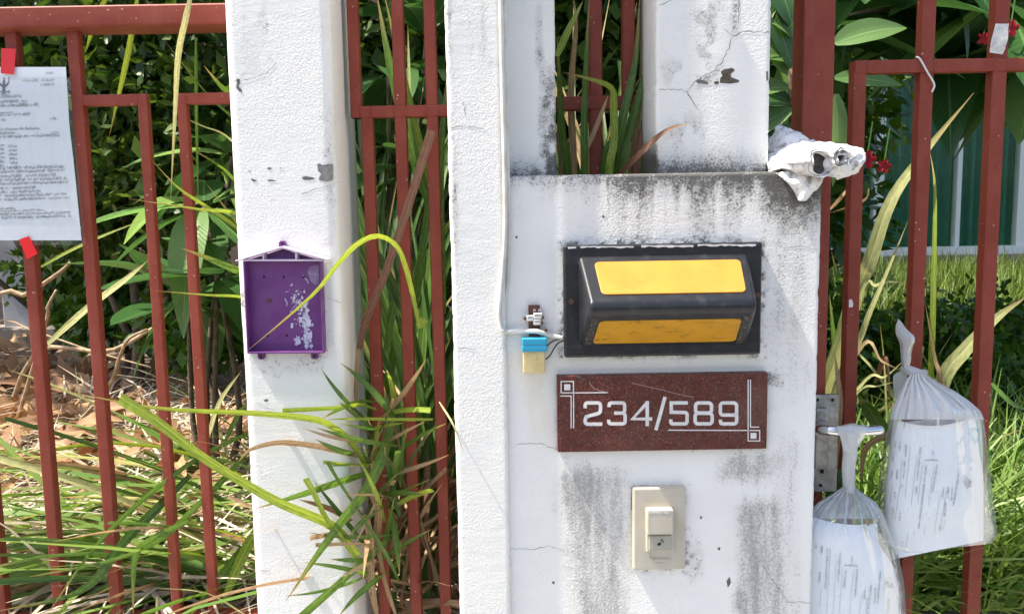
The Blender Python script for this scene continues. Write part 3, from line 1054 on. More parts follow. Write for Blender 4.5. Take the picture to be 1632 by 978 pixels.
def lens(name, q, u0, u1, v0, v1, mat, parent, h):
    c = [Vector(p) for p in q]
    nrm = (c[1] - c[0]).cross(c[3] - c[0]).normalized()
    if nrm.y > 0:
        nrm = -nrm
    rv = 0.11 * (v1 - v0) if u1 - u0 > 0.2 else 0.01
    ru = rv * (c[3] - c[0]).length / (c[1] - c[0]).length
    P = []
    for cu, cv, a0 in ((u1 - ru, v0 + rv, -90), (u1 - ru, v1 - rv, 0), (u0 + ru, v1 - rv, 90), (u0 + ru, v0 + rv, 180)):
        for k in range(6):
            t_ = math.radians(a0 + 18 * k)
            P.append(on_quad(*q, cu + ru * math.cos(t_), cv + rv * math.sin(t_)))
    n = len(P)
    V = [p - nrm * 0.002 for p in P] + [p + nrm * h for p in P]
    Fc = [tuple(range(n, 2 * n))] + [(i, (i + 1) % n, (i + 1) % n + n, i + n) for i in range(n)]
    o = put(name, V, Fc, mat, parent)
    bevel(o, 0.0008, 2)
    return o


lens('upper_lens', (HV[0], HV[1], HV[3], HV[2]), 0.085, 0.945, 0.17, 0.845, M['lens_top'], lamp, 0.0018)
lens('lower_lens', (HV[4], HV[5], HV[7], HV[6]), 0.075, 0.925, 0.20, 0.86, M['lens_low'], lamp, 0.0012)
for (u0, u1) in ((0.025, 0.068), (0.93, 0.978)):
    lens('dusty_edge', (HV[4], HV[5], HV[7], HV[6]), u0, u1, 0.14, 0.93, M['dust_black'], lamp, 0.0006)
for c in ((910.5, 480), (1207.5, 470)):
    V, Fc = disc(c, 4.6, on_plane(1.1152), 0.0018, 16)
    put('screw', V, Fc, M['rust_screw'], lamp)
# paint slopped over the upper rim of the base plate
for x0, x1, y in ((925, 1010, 392.2), (1022, 1105, 391.0), (1112, 1205, 389.4), (905, 918, 393.5)):
    top = [(x, y + R.uniform(-0.8, 0.4)) for x in np.linspace(x0, x1, 16)]
    bot = [(x, y + 2.2 + R.uniform(-0.8, 1.6)) for x in np.linspace(x1, x0, 16)]
    V, Fc = polygon(top + bot, on_plane(1.1148), 0.0004)
    put('paint_smear', V, Fc, M['engrave'], lamp)

# ------------------------------------------------------------------ house number plate
plate = thing('house_number_plate', 'polished red granite plate engraved 234/589', 'sign', A(1055, 656, YB))
a, b = A(887.5, 598.5, YB), A(1222, 714.5, YB)
YP = YB - 0.012
pa, pb = A(887.5, 598.8, YP), A(1222, 714.8, YP)
box('granite_slab', pa.x, pb.x, YP, YB + 0.003, pb.z, pa.z, M['granite'], plate, 0.0012)
S = 4.08
zp = lambda l: [(860 + x / S, 560 + y / S) for x, y in l]


def rrect(x0, y0, x1, y1, r, n=4):
    out = []
    for cx, cy, a0 in ((x1 - r, y0 + r, -90), (x1 - r, y1 - r, 0), (x0 + r, y1 - r, 90), (x0 + r, y0 + r, 180)):
        for k in range(n + 1):
            t = math.radians(a0 + 90 * k / n)
            out.append((cx + r * math.cos(t), cy + r * math.sin(t)))
    return out


def rounded(pts, r=14, n=4):
    out = [pts[0]]
    for i in range(1, len(pts) - 1):
        p, a, c = np.array(pts[i], float), np.array(pts[i - 1], float), np.array(pts[i + 1], float)
        da, dc = a - p, c - p
        ra = min(r, np.linalg.norm(da) / 2)
        rc_ = min(r, np.linalg.norm(dc) / 2)
        q0, q1 = p + da / np.linalg.norm(da) * ra, p + dc / np.linalg.norm(dc) * rc_
        for k in range(n + 1):
            t = k / n
            out.append(tuple(q0 * (1 - t) ** 2 + 2 * p * t * (1 - t) + q1 * t * t))
    out.append(pts[-1])
    return out


DW = 22.5 / S
digits = [
    [(rounded([(296, 368), (296, 333), (396, 333), (396, 398), (318, 418), (296, 430), (296, 471), (408, 471)], 20), False)],
    [(rounded([(452, 360), (452, 333), (553, 333), (553, 399), (485, 399)], 20), False), (rounded([(520, 399), (556, 399), (556, 469), (450, 469), (450, 442)], 20), False)],
    [([(732, 437), (604, 437), (697, 335)], False), ([(700, 321), (700, 484)], False)],
    [([(816, 294), (756, 510)], False)],
    [([(964, 333), (856, 333), (856, 393)] + rounded([(856, 395), (959, 395), (959, 469), (853, 469), (853, 440)], 18)[1:], False)],
    [(rrect(1014, 333, 1118, 398, 20), True), (rrect(1011, 400, 1122, 469, 20), True)],
    [(rrect(1175, 333, 1281, 412, 20), True), (rounded([(1281, 390), (1281, 469), (1176, 469), (1176, 442)], 20), False)],
]
for d in digits:
    V, Fc = join([strips_mesh([(zp(p), DW, cl)], on_plane(YP - 0.00002 * k), 0.0005 + 0.0001 * k) for k, (p, cl) in enumerate(d)])
    put('engraved_character', V, Fc, M['engrave'], plate)
OW = 7 / S
orn = [[(rrect(140, 194, 220, 268, 1, 1), True), ([(220, 268), (445, 266)], False), ([(135, 288), (205, 288), (205, 498)], False), ([(221, 272), (221, 498)], False)],
       [([(1356, 182), (1356, 580), (1431, 580), (1431, 512), (835, 510)], False), ([(1371, 182), (1371, 490), (1428, 490)], False)]]
for l, sq in zip(orn, ((160, 212, 200, 251), (1371, 527, 1410, 566))):
    V, Fc = join([strips_mesh([(zp(p), OW, cl)], on_plane(YP - 0.00002 * k), 0.0004 + 0.00008 * k) for k, (p, cl) in enumerate(l)] +
                 [polygon(zp(rect_px(*sq)), on_plane(YP), 0.0005)])
    put('engraved_corner_ornament', V, Fc, M['engrave'], plate)
V, Fc = strips_mesh([(jag(zp([(600, 205), (780, 245), (1005, 300)]), R, 6, 0.3), 0.7, False), (zp(catmull([(322, 195), (345, 232), (380, 250), (420, 262)], 10)), 0.8, False),
                     (zp([(235, 158), (300, 185)]), 0.5, False)], on_plane(YP), 0.0003)
put('scratch', V, Fc, M['scratch'], plate)

# ------------------------------------------------------------------ doorbell
bell = thing('doorbell', 'beige doorbell push with hooded button under the number plate', 'doorbell', A(1050, 842, YB))
YD = YB - 0.011
a, b = A(1008.5, 777, YD), A(1093, 907.5, YD)
V, Fc = [], []
o = box('cover_plate', a.x, b.x, YD, YB + 0.004, b.z, a.z, M['beige'], bell, 0.004, 4)
a, b = A(1030, 814, YD - 0.006), A(1073.5, 879, YD - 0.006)
box('button_frame', a.x, b.x, YD - 0.007, YD + 0.002, b.z, a.z, M['beige'], bell, 0.002, 3)
a, b = A(1030.5, 812.5, YD - 0.014), A(1074, 851.5, YD - 0.014)
box('hood', a.x, b.x, YD - 0.015, YD + 0.001, b.z, a.z, M['beige'], bell, 0.003, 3)
V, Fc = polygon([(1033, 813.6), (1072, 813.2), (1072, 817), (1060, 818.5), (1045, 817.2), (1034, 818.4)], on_plane(YD - 0.0152), 0.0003)
put('dust_patch', V, Fc, M['beige_dirty'], bell)
a, b = A(1034.5, 853, YD - 0.009), A(1070.5, 876, YD - 0.009)
bt = box('push_button', a.x, b.x, YD - 0.010, YD + 0.001, b.z, a.z, M['button'], bell, 0.0012, 2)
mp = on_plane(YD - 0.0101)
V, Fc = join([polygon([(1050.6 + 3.2 * math.cos(t) * 0.95 + 0.8 * math.sin(t), 866.4 - 1.0 * math.cos(t) + 2.3 * math.sin(t)) for t in np.linspace(0, 6.28, 13)[:-1]], mp, 0.0003),
              strips_mesh([([(1053.3, 866), (1054.2, 858.2)], 0.8, False)], mp, 0.00035),
              strips_mesh([([(1054.2, 858.2), (1056, 860.6), (1057.6, 862.2), (1057.2, 864.6)], [1.2, 1.2, 1.0, 0.5], False)], mp, 0.0004)])
put('music_note', V, Fc, M['ink'], bt)


def text_part(name, s, px, py, w_px, Y, mat, parent, h=0.0002):
    cu = bpy.data.curves.new(name, 'FONT')
    cu.body = s
    cu.size = 1.0
    cu.resolution_u = 2
    to = bpy.data.objects.new(name, cu)
    COL.objects.link(to)
    dg = bpy.context.evaluated_depsgraph_get()
    me = bpy.data.meshes.new_from_object(to.evaluated_get(dg))
    bpy.data.objects.remove(to)
    co = np.empty(len(me.vertices) * 3, dtype=np.float32)
    me.vertices.foreach_get('co', co)
    co = co.reshape(-1, 3)
    k = w_px / (co[:, 0].max() - co[:, 0].min())
    V = [A(px + (x - co[:, 0].min()) * k, py - y * k, Y - h) for x, y, _ in co]
    Fc = [tuple(p.vertices) for p in me.polygons]
    bpy.data.meshes.remove(me)
    return put(name, V, Fc, mat, parent)


text_part('moulded_lettering', 'Panasonic', 1035.5, 891, 35, YD, M['beige_text'], bell, 0.0003)
V, Fc = strips_mesh([([(1046 + i * 2, 896), (1047.2 + i * 2, 896)], 1.4, False) for i in range(6)], on_plane(YD), 0.0003)
put('moulded_lettering', V, Fc, M['beige_text'], bell)
# grime line above the cover
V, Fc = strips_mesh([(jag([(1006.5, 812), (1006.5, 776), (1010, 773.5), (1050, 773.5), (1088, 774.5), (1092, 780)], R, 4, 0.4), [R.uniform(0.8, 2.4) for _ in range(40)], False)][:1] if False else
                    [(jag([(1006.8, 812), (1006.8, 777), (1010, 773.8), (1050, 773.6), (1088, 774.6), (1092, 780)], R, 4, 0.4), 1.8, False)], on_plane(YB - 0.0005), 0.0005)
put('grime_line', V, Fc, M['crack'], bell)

# ------------------------------------------------------------------ purple mailbox
mb = thing('mailbox', 'purple plastic mailbox without its front on the narrow pillar', 'mailbox', A(451, 563, YL))
Z5 = lambda x, y: (360 + x / 2.9625, 350 + y / 2.9625)
DM = 0.021
YMB = YL - 0.003


def slab_px(name, pts, Y0, Y1, mat, parent, bev=0.0008):
    n = len(pts)
    V = [A(*p, Y0) for p in pts]
    V = [Vector(v) for v in V] + [Vector((v.x, Y1, v.z)) for v in V]
    Fc = [tuple(range(n)), tuple(range(2 * n - 1, n - 1, -1))] + [(i, i + n, (i + 1) % n + n, (i + 1) % n) for i in range(n)]
    o = put(name, V, Fc, mat, parent)
    if bev:
        bevel(o, bev, 2)
    return o


slab_px('back_panel', [Z5(90, 195), Z5(265, 140), Z5(455, 195), Z5(462, 628), Z5(104, 630)], YMB - 0.002, YL + 0.002, M['purple'], mb)
YFm = YL - DM
slab_px('side_wall', [Z5(80, 196), Z5(88, 196), Z5(108, 632), Z5(100, 632)], YFm, YMB - 0.0015, M['purple'], mb)
slab_px('side_wall', [Z5(441, 196), Z5(449, 196), Z5(464, 630), Z5(456, 630)], YFm, YMB - 0.0015, M['purple'], mb)
slab_px('bottom_lip', [Z5(101, 624), Z5(463, 622), Z5(463, 631), Z5(101, 633)], YFm - 0.0005, YMB - 0.001, M['purple'], mb)
slab_px('top_lip', [Z5(78, 188), Z5(452, 188), Z5(452, 196), Z5(78, 196)], YFm - 0.0005, YMB - 0.001, M['purple_pale'], mb)
rf = slab_px('roof', [Z5(44, 192), Z5(262, 126), Z5(482, 186), Z5(482, 194), Z5(262, 135), Z5(44, 198)], YFm - 0.004, YMB, M['purple_pale'], mb, 0.0006)
for x in (176, 331):
    slab_px('gable_post', [Z5(x - 4, 155), Z5(x + 4, 153), Z5(x + 4, 190), Z5(x - 4, 190)], YFm + 0.001, YMB - 0.002, M['purple_pale'], mb, 0)
for x, y, r in ((265, 118, 16), (166, 642, 17), (418, 640, 17)):
    d = -1 if y < 300 else 1
    tb = slab_px('fixing_tab', [Z5(x - r, y - d * 10), Z5(x - r, y + d * 8), Z5(x - r * 0.6, y + d * 18), Z5(x + r * 0.6, y + d * 18), Z5(x + r, y + d * 8), Z5(x + r, y - d * 10)][::(1 if d < 0 else -1)],
                 YL - 0.006, YL + 0.001, M['purple'], mb)
    V, Fc = disc(Z5(x, y + d * 5), 2.2, on_plane(YL - 0.0062), 0.0003)
    put('screw_hole', V, Fc, M['hole'], tb)
YI = YMB - 0.002
for x, y in ((180, 270), (273, 270), (368, 270), (197, 547), (288, 546)):
    V, Fc = disc(Z5(x, y), 2.0, on_plane(YI), 0.0004, 10)
    put('drilled_hole', V, Fc, M['hole'], mb)
V, Fc = polygon([Z5(190, 378), Z5(215, 376), Z5(214, 389), Z5(192, 390)], on_plane(YI), 0.0012)
put('screw', V, Fc, M['rust_screw'], mb)
rr = random.Random(5)
fl = []
for _ in range(150):
    t = rr.random()
    x = 322 + 75 * t ** 0.8 + rr.gauss(0, 18)
    y = 330 + 280 * t + rr.gauss(0, 24)
    if 284 < x < 412 and 250 < y < 618:
        s = rr.uniform(1.6, 6.5) * (1.4 if x > 370 else 0.8)
        fl.append(polygon(blotch(Z5(x, y), s / 2.9, s * rr.uniform(0.6, 1.5) / 2.9, rr, 8, 0.5), on_plane(YI - 0.00004 * len(fl) / 10), 0.0003))
for x, y, a_, b_ in ((340, 568, 20, 24), (390, 480, 15, 34), (352, 470, 14, 20), (402, 545, 10, 20), (312, 500, 12, 12), (322, 370, 8, 18), (382, 430, 12, 20), (370, 340, 5, 10)):
    fl.append(polygon(blotch(Z5(x, y), a_ / 3.9, b_ / 3.7, rr, 16, 0.55), on_plane(YI - 0.0005 - 0.00004 * len(fl) / 10), 0.0003))
fl.append(strips_mesh([([Z5(365, 262), Z5(372, 275), Z5(383, 285), Z5(390, 300)], 1.4, False), ([Z5(278, 370), Z5(290, 395), Z5(286, 408)], 1.3, False)], on_plane(YI), 0.0003))
V, Fc = join(fl)
put('sticker_residue', V, Fc, M['residue'], mb)
fg = polygon([Z5(395, 222), Z5(438, 212), Z5(440, 300), Z5(425, 312), Z5(400, 290), Z5(385, 250)], on_plane(YI), 0.0002)
put('faded_patch', *fg, M['purple_mid'], mb)

# ------------------------------------------------------------------ cable, terminal strip and connector
ZK = lambda x, y: (790 + x / 6.115, 450 + y / 6.115)
xc = xs1 + 0.0005
cab_pts = [Vector((xc - 0.001, YS - 0.0035, ZTOP - 0.02)), Vector((xc, YS - 0.0035, 1.80)), Vector((xc + 0.001, YS - 0.0038, 1.62)), Vector((xc - 0.0005, YS - 0.0036, 1.52))]
cab_pts += [A(*ZK(35, 250), YS - 0.004), A(*ZK(42, 400), YS - 0.0045), A(*ZK(52, 455), YS - 0.005), A(*ZK(72, 474), YS - 0.0045),
            A(*ZK(110, 478), YB - 0.006), A(*ZK(250, 476), YB - 0.008), A(*ZK(380, 474), YB - 0.013), A(*ZK(440, 486), YB - 0.013), A(*ZK(520, 515), YB - 0.009), A(*ZK(655, 542), YB - 0.008)]
V, Fc = tube(catmull(cab_pts, 90), 0.0034, 10)
cable = put('power_cable', V, Fc, M['white_cable'], None, True)
tag(cable, 'white power cable running down the pillar corner to the lamp', 'cable')
# second, flatter run beside it
V, Fc = tube(catmull([Vector((xc + 0.0055, YB - 0.0015, 1.90)), Vector((xc + 0.0052, YB - 0.0015, 1.70)), Vector((xc + 0.006, YB - 0.0015, 1.52)), A(*ZK(88, 380), YB - 0.0015), A(*ZK(86, 455), YB - 0.002)], 40), 0.0022, 8)
c2 = put('thin_cable', V, Fc, M['white_cable'], None, True)
tag(c2, 'thin white cable lying close beside the power cable', 'cable')
for (cx_, cy_) in ((803.5, 122.5), (803.8, 248)):
    p = A(cx_, cy_, YU - 0.006)
    k = thing('cable_clip', 'small square white cable clip %s' % ('nearer the top of the pillar' if cy_ < 200 else 'just above the number block'), 'cable clip', p, 'clips holding the cable')
    box('clip_body', p.x - 0.0028, p.x + 0.0030, YU - 0.009, YU + 0.002, p.z - 0.0035, p.z + 0.0035, M['white_plastic'], k, 0.0006)
    V, Fc = tube([p + Vector((0.0003, -0.0028, 0)), p + Vector((0.0003, -0.0042, 0))], 0.0016, 10)
    put('clip_nail', V, Fc, M['hole'], k)

tsx = thing('terminal_strip', 'brown terminal strip with white wire clips beside the lamp', 'terminal strip', A(*ZK(377, 530), YB))
a, b = A(*ZK(318, 222), YB - 0.006), A(*ZK(434, 532), YB - 0.006)
box('strip_body', a.x, b.x, YB - 0.007, YB + 0.001, b.z, a.z, M['brown_strip'], tsx, 0.0008)
for x0, y0, x1, y1 in ((300, 320, 368, 374), (368, 298, 452, 352), (366, 358, 440, 412)):
    a, b = A(*ZK(x0, y0), YB - 0.012), A(*ZK(x1, y1), YB - 0.012)
    c = box('wire_clip', a.x, b.x, YB - 0.0135, YB - 0.0065, b.z, a.z, M['white_plastic'], tsx, 0.0010)
    V, Fc = strips_mesh([([ZK(x0 + 12, (y0 + y1) / 2 - 6), ZK(x1 - 10, (y0 + y1) / 2 - 6)], 1.2, False)], on_plane(YB - 0.0136), 0.0003)
    put('clip_slot', V, Fc, M['brown_strip'], c)
for x, y in ((285, 350), (455, 338), (447, 392), (486, 463)):
    p = A(*ZK(x, y), YB - 0.011)
    V, Fc = tube([p + Vector((0, 0.006, 0)), p, p + Vector((0, -0.0025, 0.0003))], [0.0020, 0.0026, 0.0020], 10)
    put('screw', V, Fc, M['rust_screw'], tsx, True)
for x in (375, 425):
    V, Fc = strips_mesh([([ZK(x - 8, 285), ZK(x, 258), ZK(x + 10, 268), ZK(x + 12, 282)], 1.2, False)], on_plane(YB - 0.007), 0.0006)
    put('bare_terminal', V, Fc, M['white_plastic'], tsx)
jc = thing('wire_connector', 'blue capped cream plastic connector box hanging below the terminal strip', 'connector', A(*ZK(375, 880), YB))
a, b = A(*ZK(263, 665), YB - 0.018), A(*ZK(481, 880), YB - 0.018)
box('cream_body', a.x, b.x, YB - 0.020, YB - 0.0008, b.z, a.z, M['cream'], jc, 0.0022, 3)
am, bm_ = A(*ZK(352, 690), YB - 0.02), A(*ZK(404, 752), YB - 0.02)
box('body_boss', am.x, bm_.x, YB - 0.0208, YB - 0.019, bm_.z, am.z, M['cream'], jc, 0.0006)
for y0, y1 in ((543, 611), (613, 672)):
    a, b = A(*ZK(256, y0), YB - 0.02), A(*ZK(501, y1), YB - 0.02)
    box('blue_cap', a.x, b.x, YB - 0.0225, YB - 0.0005, b.z, a.z, M['blue'], jc, 0.0018, 3)
for pts in ([(500, 618), (535, 585), (580, 562), (650, 545)], [(488, 748), (530, 710), (570, 640), (610, 590), (668, 565)]):
    V, Fc = tube(catmull([A(*ZK(x, y), YB - 0.010) for x, y in pts], 14), 0.0011, 6)
    put('lead_wire', V, Fc, M['wire_dark'], jc, True)

# ------------------------------------------------------------------ taped notice on the left fence
YN = YF - 0.005
notice = thing('taped_notice', 'printed white notice in clear sleeve taped to the left fence', 'notice', A(20, 385, YN))


def nmap(u, v, h):
    """u,v on the A4 sheet in photo pixels; the sheet bows slightly"""
    bow = 0.0015 * math.sin((u + 85) / 195 * math.pi) 
    return A(u, v, YN - bow - h)


def right_edge(v):
    return 105 + 25 * ((v - 107) / 275) ** 1.15 - 5 * math.exp(-((v - 200) / 40) ** 2) * 0.3


def grid_px(us, vs, f, h):
    V = [f(u, v, h) for v in vs for u in us(v)] if callable(us) else [f(u, v, h) for v in vs for u in us]
    n = len(us(vs[0])) if callable(us) else len(us)
    Fc = [(j * n + i, (j + 1) * n + i, (j + 1) * n + i + 1, j * n + i + 1) for j in range(len(vs) - 1) for i in range(n - 1)]
    return V, Fc


nv = np.linspace(107, 383, 14)
V, Fc = grid_px(lambda v: [(-88 + 20 * ((v - 107) / 275)) * (1 - t) + right_edge(v) * t for t in np.linspace(0, 1, 12)], [v for v in nv], nmap, 0.0)
put('paper_sheet', [V[i] + Vector((0, 0, 0)) for i in range(len(V))], Fc, M['paper'], notice, True)
V, Fc = grid_px(lambda v: [(-95 + 20 * ((v - 107) / 275)) * (1 - t) + (right_edge(v) + 6) * t for t in np.linspace(0, 1, 12)], list(np.linspace(101, 391, 14)), nmap, 0.0025)
put('plastic_sleeve', V, Fc, M['film'], notice, True)


def glyphs(x0, x1, y, hgt, rng, dens=1.0, slope=0.0, vertical=False):
    """tiny illegible pen strokes along a line of print"""
    S_, x = [], x0
    while x < x1:
        w = hgt * rng.uniform(0.35, 0.7)
        if rng.random() < 0.10:
            x += w * 1.2
            continue
        yy = y + (x - x0) * slope
        k = rng.random()
        if k < 0.45:
            p = [(x, yy), (x, yy - hgt), (x + w, yy - hgt), (x + w, yy)]
        elif k < 0.75:
            p = [(x, yy - hgt * 0.7), (x + w * 0.4, yy), (x + w, yy), (x + w, yy - hgt)]
        else:
            p = [(x, yy - hgt), (x + w * 0.5, yy - hgt * 0.3), (x + w, yy - hgt)]
        if vertical:
            p = [(y - (b - y), a) for a, b in p]
        S_.append((p, hgt * 0.10, False))
        if rng.random() < 0.3:
            q = [(x, yy - hgt * 1.35), (x + w, yy - hgt * 1.45)]
            if vertical:
                q = [(y - (b - y), a) for a, b in q]
            S_.append((q, hgt * 0.15, False))
        x += w + hgt * 0.16
    return S_


rn = random.Random(3)
lines = [(73, 84, 118, 2), (36, 85, 131, 3.2), (63, 85, 137, 3), (-60, 33, 158, 3.6), (-60, 40, 166, 3.6), (-60, 60, 173, 3.8), (-60, 47, 187, 3.4),
         (-60, 10, 195, 2.8), (80, 89, 191, 2.6), (-60, 62, 210, 2.8), (82, 92, 213, 2.8), (-60, 25, 216, 2.6), (-60, 93, 222, 3.2)]
for k in range(6):
    lines += [(-60, 6, 235 + k * 6.6, 2.8), (13 + k * 0.6, 25 + k * 0.6, 235 + k * 6.6, 2.8)]
lines += [(-55, 101, 272, 3.3), (-60, 103, 278, 3.3), (-60, 88, 285, 3.3), (-60, 104, 291, 3.3), (-60, 107, 297, 3.3), (-60, 58, 304, 3.0), (-60, 65, 310, 3.0),
          (-60, 107, 316, 3.2), (-60, 110, 322, 3.2), (-60, 23, 336, 2.6), (-60, 70, 340, 2.6), (-60, 112, 345, 3.0), (-60, 113, 351, 3.0)]
G = []
for x0, x1, y, h_ in lines:
    G += glyphs(x0, x1, y - 0.0, h_, rn, slope=-0.03)
G.append(([(-40, 181), (22, 179)], 0.6, False))
V, Fc = strips_mesh(G, lambda u, v, h: nmap(u, v, h + 0.0006), 0.0002)
put('printed_text', V, Fc, M['ink_soft'], notice)
# winged crest at the head of the letter
em = []
for sx in (-1, 1):
    for k in range(5):
        em.append(([(6 + sx * 2, 139 - k * 0.5), (6 + sx * (6 + k * 0.6), 136 - k * 1.5), (6 + sx * (8.5 - k * 0.1), 130 - k * 1.8)], 1.0, False))
    em.append(([(6 + sx * 1, 144), (6 + sx * 5, 147), (6 + sx * 9, 145), (6 + sx * 8, 150)], 1.2, False))
    em.append(([(6 + sx * 2, 148), (6 + sx * 4, 151)], 1.2, False))
em += [([(6, 127), (6, 131)], 3.4, False), ([(6, 123.5), (6, 127)], 1.4, False), ([(6, 131), (6, 143)], 4.6, False), ([(6, 143), (6, 150)], 2.4, False)]
V, Fc = strips_mesh(em, lambda u, v, h: nmap(u, v, h + 0.0006), 0.0002)
put('printed_crest', V, Fc, M['ink_soft'], notice)
for q in ([(2, 77), (25.5, 78), (22.5, 119), (1, 117)], [(30, 382), (46, 376), (60, 404), (43, 413)]):
    V = [A(x, y, YN - 0.007) for x, y in q]
    V, Fc = polygon(q, on_plane(YN - 0.0050), 0.0004)
    put('red_tape', V, Fc, M['tape_red'], notice)


# ------------------------------------------------------------------ hanging bags
def outline(rows, y):
    ys = [r[0] for r in rows]
    return np.interp(y, ys, [r[1] for r in rows]), np.interp(y, ys, [r[2] for r in rows])


def bag_surface(rows, Yc, dep, y0, y1, n, nth, full, pleat, sag, shrink=0.0, doff=0.0, th0=0.0, th1=math.pi):
    """rows: (y, left, right); dep(y) half depth; front faces the street (smaller Y)"""
    V = []
    ys = np.linspace(y0, y1, n)
    ths = np.linspace(0, 2 * math.pi, nth, endpoint=False) if full else np.linspace(th0, th1, nth)
    for y in ys:
        l, r = outline(rows, y)
        l, r = l + shrink, r - shrink
        for th in ths:
            d = dep(y) * (1 + pleat(y) * math.sin(th * 17 + 1.3 * math.sin(th * 5)) * 0.5) + doff
            x = (l + r) / 2 - (r - l) / 2 * math.cos(th) * (1 + 0.25 * pleat(y) * math.sin(th * 23))
            V.append(A(x, y + sag(y, (x - l) / max(r - l, 1)), Yc - d * math.sin(th)))
    m = len(ths)
    Fc = []
    for j in range(n - 1):
        for i in range(m if full else m - 1):
            Fc.append((j * m + i, j * m + (i + 1) % m, (j + 1) * m + (i + 1) % m, (j + 1) * m + i))
    return V, Fc


def print_on(rows, Yc, dep, shrink, doff):
    def f(u, v, h):
        l, r = outline(rows, v)
        l, r = l + shrink, r - shrink
        c = max(-0.999, min(0.999, (u - (l + r) / 2) / ((r - l) / 2)))
        return A(u, v, Yc - (dep(v) + doff) * math.sqrt(1 - c * c) - 0.0007 - h)
    return f


def form_print(rng, ox, oy, rot, items):
    return items


# bag tied round the gate bar
YC2 = 1.225
rows2 = [(596, 1453, 1475), (606, 1446, 1488), (623, 1438, 1518), (640, 1430, 1543), (655, 1424, 1560), (668, 1420, 1566), (700, 1411, 1571), (760, 1402, 1579), (810, 1397, 1585), (858, 1398, 1590), (872, 1430, 1580)]
rows2p = [(655, 1423, 1564), (690, 1418, 1568), (770, 1409, 1570), (820, 1408, 1570), (885, 1412, 1570)]
dep2 = lambda y: 0.012 + 0.030 * ss(596, 665, np.array(float(y))) - 0.012 * ss(800, 880, np.array(float(y)))
bag2 = thing('document_bag', 'plastic bag of rolled papers tied round a red gate bar', 'bag', A(1495, 875, YC2), 'document bags hung on the gate')
sag2 = lambda y, t: (4 - 24 * (t - 0.45)) * ss(800, 872, np.array(float(y))) * 0.7
V, Fc = bag_surface(rows2, YC2, dep2, 596, 668, 22, 90, True, lambda y: 0.6 * math.exp(-max(y - 600, 0) / 50), sag2)
put('gathered_top', V, Fc, M['bag_mid'], bag2, True)
V, Fc = bag_surface(rows2, YC2, dep2, 668, 872, 30, 90, True, lambda y: 0.6 * math.exp(-max(y - 600, 0) / 50), sag2)
put('film', V, Fc, M['bag'], bag2, True)
sgp = lambda y, t: (14 * math.sin(math.pi * min(max(t, 0), 1)) - 8 * t + 4) * (1 - ss(660, 760, np.array(float(y)))) - 32 * (t - 0.4) * ss(780, 885, np.array(float(y)))
V, Fc = bag_surface(rows2p, YC2, dep2, 664, 880, 20, 44, True, lambda y: 0, sgp, 2.5, -0.004)
Fc.append(tuple(range(44)))
put('paper_roll', V, Fc, M['paper'], bag2, True)
pm2 = print_on(rows2p, YC2, dep2, 2.5, -0.004)
ZB = lambda x, y: (1390 + x / 4.657, 680 + y / 4.657)
rb = random.Random(8)
PL = []
for (x0, y0, x1, y1) in ((283, 140, 215, 815), (222, 230, 205, 430), (332, 210, 255, 880), (375, 270, 310, 800), (462, 290, 385, 800), (505, 505, 462, 780), (555, 470, 500, 770), (155, 430, 130, 560), (205, 440, 170, 690), (540, 690, 525, 760), (645, 320, 603, 580)):
    PL.append(([ZB(x0, y0), ZB((x0 + x1) / 2, (y0 + y1) / 2), ZB(x1, y1)], 0.34, False))
PL.append(([ZB(395, 250), ZB(405, 245), ZB(435, 248), ZB(443, 240), ZB(452, 248), ZB(480, 246), ZB(490, 252)], 0.9, False))


def vglyph(x0, y0, x1, y1, s, rng):
    out = []
    L = math.hypot(x1 - x0, y1 - y0)
    d = ((x1 - x0) / L, (y1 - y0) / L)
    nrm = (d[1], -d[0])
    t = 0
    while t < L:
        w = s * rng.uniform(0.35, 0.65)
        if rng.random() < 0.12:
            t += w
            continue
        pts = rng.choice([[(0, 0), (0, 1), (1, 1), (1, 0)], [(0, 1), (0.4, 0), (1, 0), (1, 1)], [(0, 1), (0.5, 0.2), (1, 1)]])
        out.append(([(x0 + d[0] * (t + a * w) + nrm[0] * b * s, y0 + d[1] * (t + a * w) + nrm[1] * b * s) for a, b in pts], s * 0.095, False))
        t += w + s * 0.15
    return out


for x0, y0, x1, y1 in ((165, 100, 160, 150), (200, 115, 193, 175), (245, 130, 240, 220), (235, 250, 228, 300), (232, 320, 224, 380), (218, 425, 212, 445), (352, 150, 345, 215), (345, 225, 328, 390), (325, 440, 318, 490),
                       (395, 285, 340, 750), (478, 280, 440, 480), (447, 170, 445, 215), (150, 190, 145, 260), (140, 320, 133, 375), (180, 320, 172, 400), (163, 480, 160, 520), (150, 600, 145, 675), (203, 630, 198, 690), (222, 850, 216, 880),
                       (638, 350, 598, 575), (560, 440, 555, 520), (590, 450, 580, 540), (525, 450, 515, 520), (540, 560, 530, 660), (500, 730, 495, 770)):
    PL += vglyph(*ZB(x0, y0), *ZB(x1, y1), 2.7, rb)
V, Fc = strips_mesh(PL, pm2, 0.0002)
put('printed_form', V, Fc, M['ink_soft'], bag2)
V, Fc = polygon(blotch(ZB(712, 415), 7, 8, rb, 14, 0.5), pm2, 0.0002)
put('grey_smudge', V, Fc, M['smudge'], bag2)
V, Fc = polygon([ZB(722, 10), ZB(775, 5), ZB(798, 20), ZB(802, 60), ZB(788, 105), ZB(762, 130), ZB(740, 90), ZB(722, 50)], pm2, 0.0002)
put('blue_print', V, Fc, M['bluestain'], bag2)
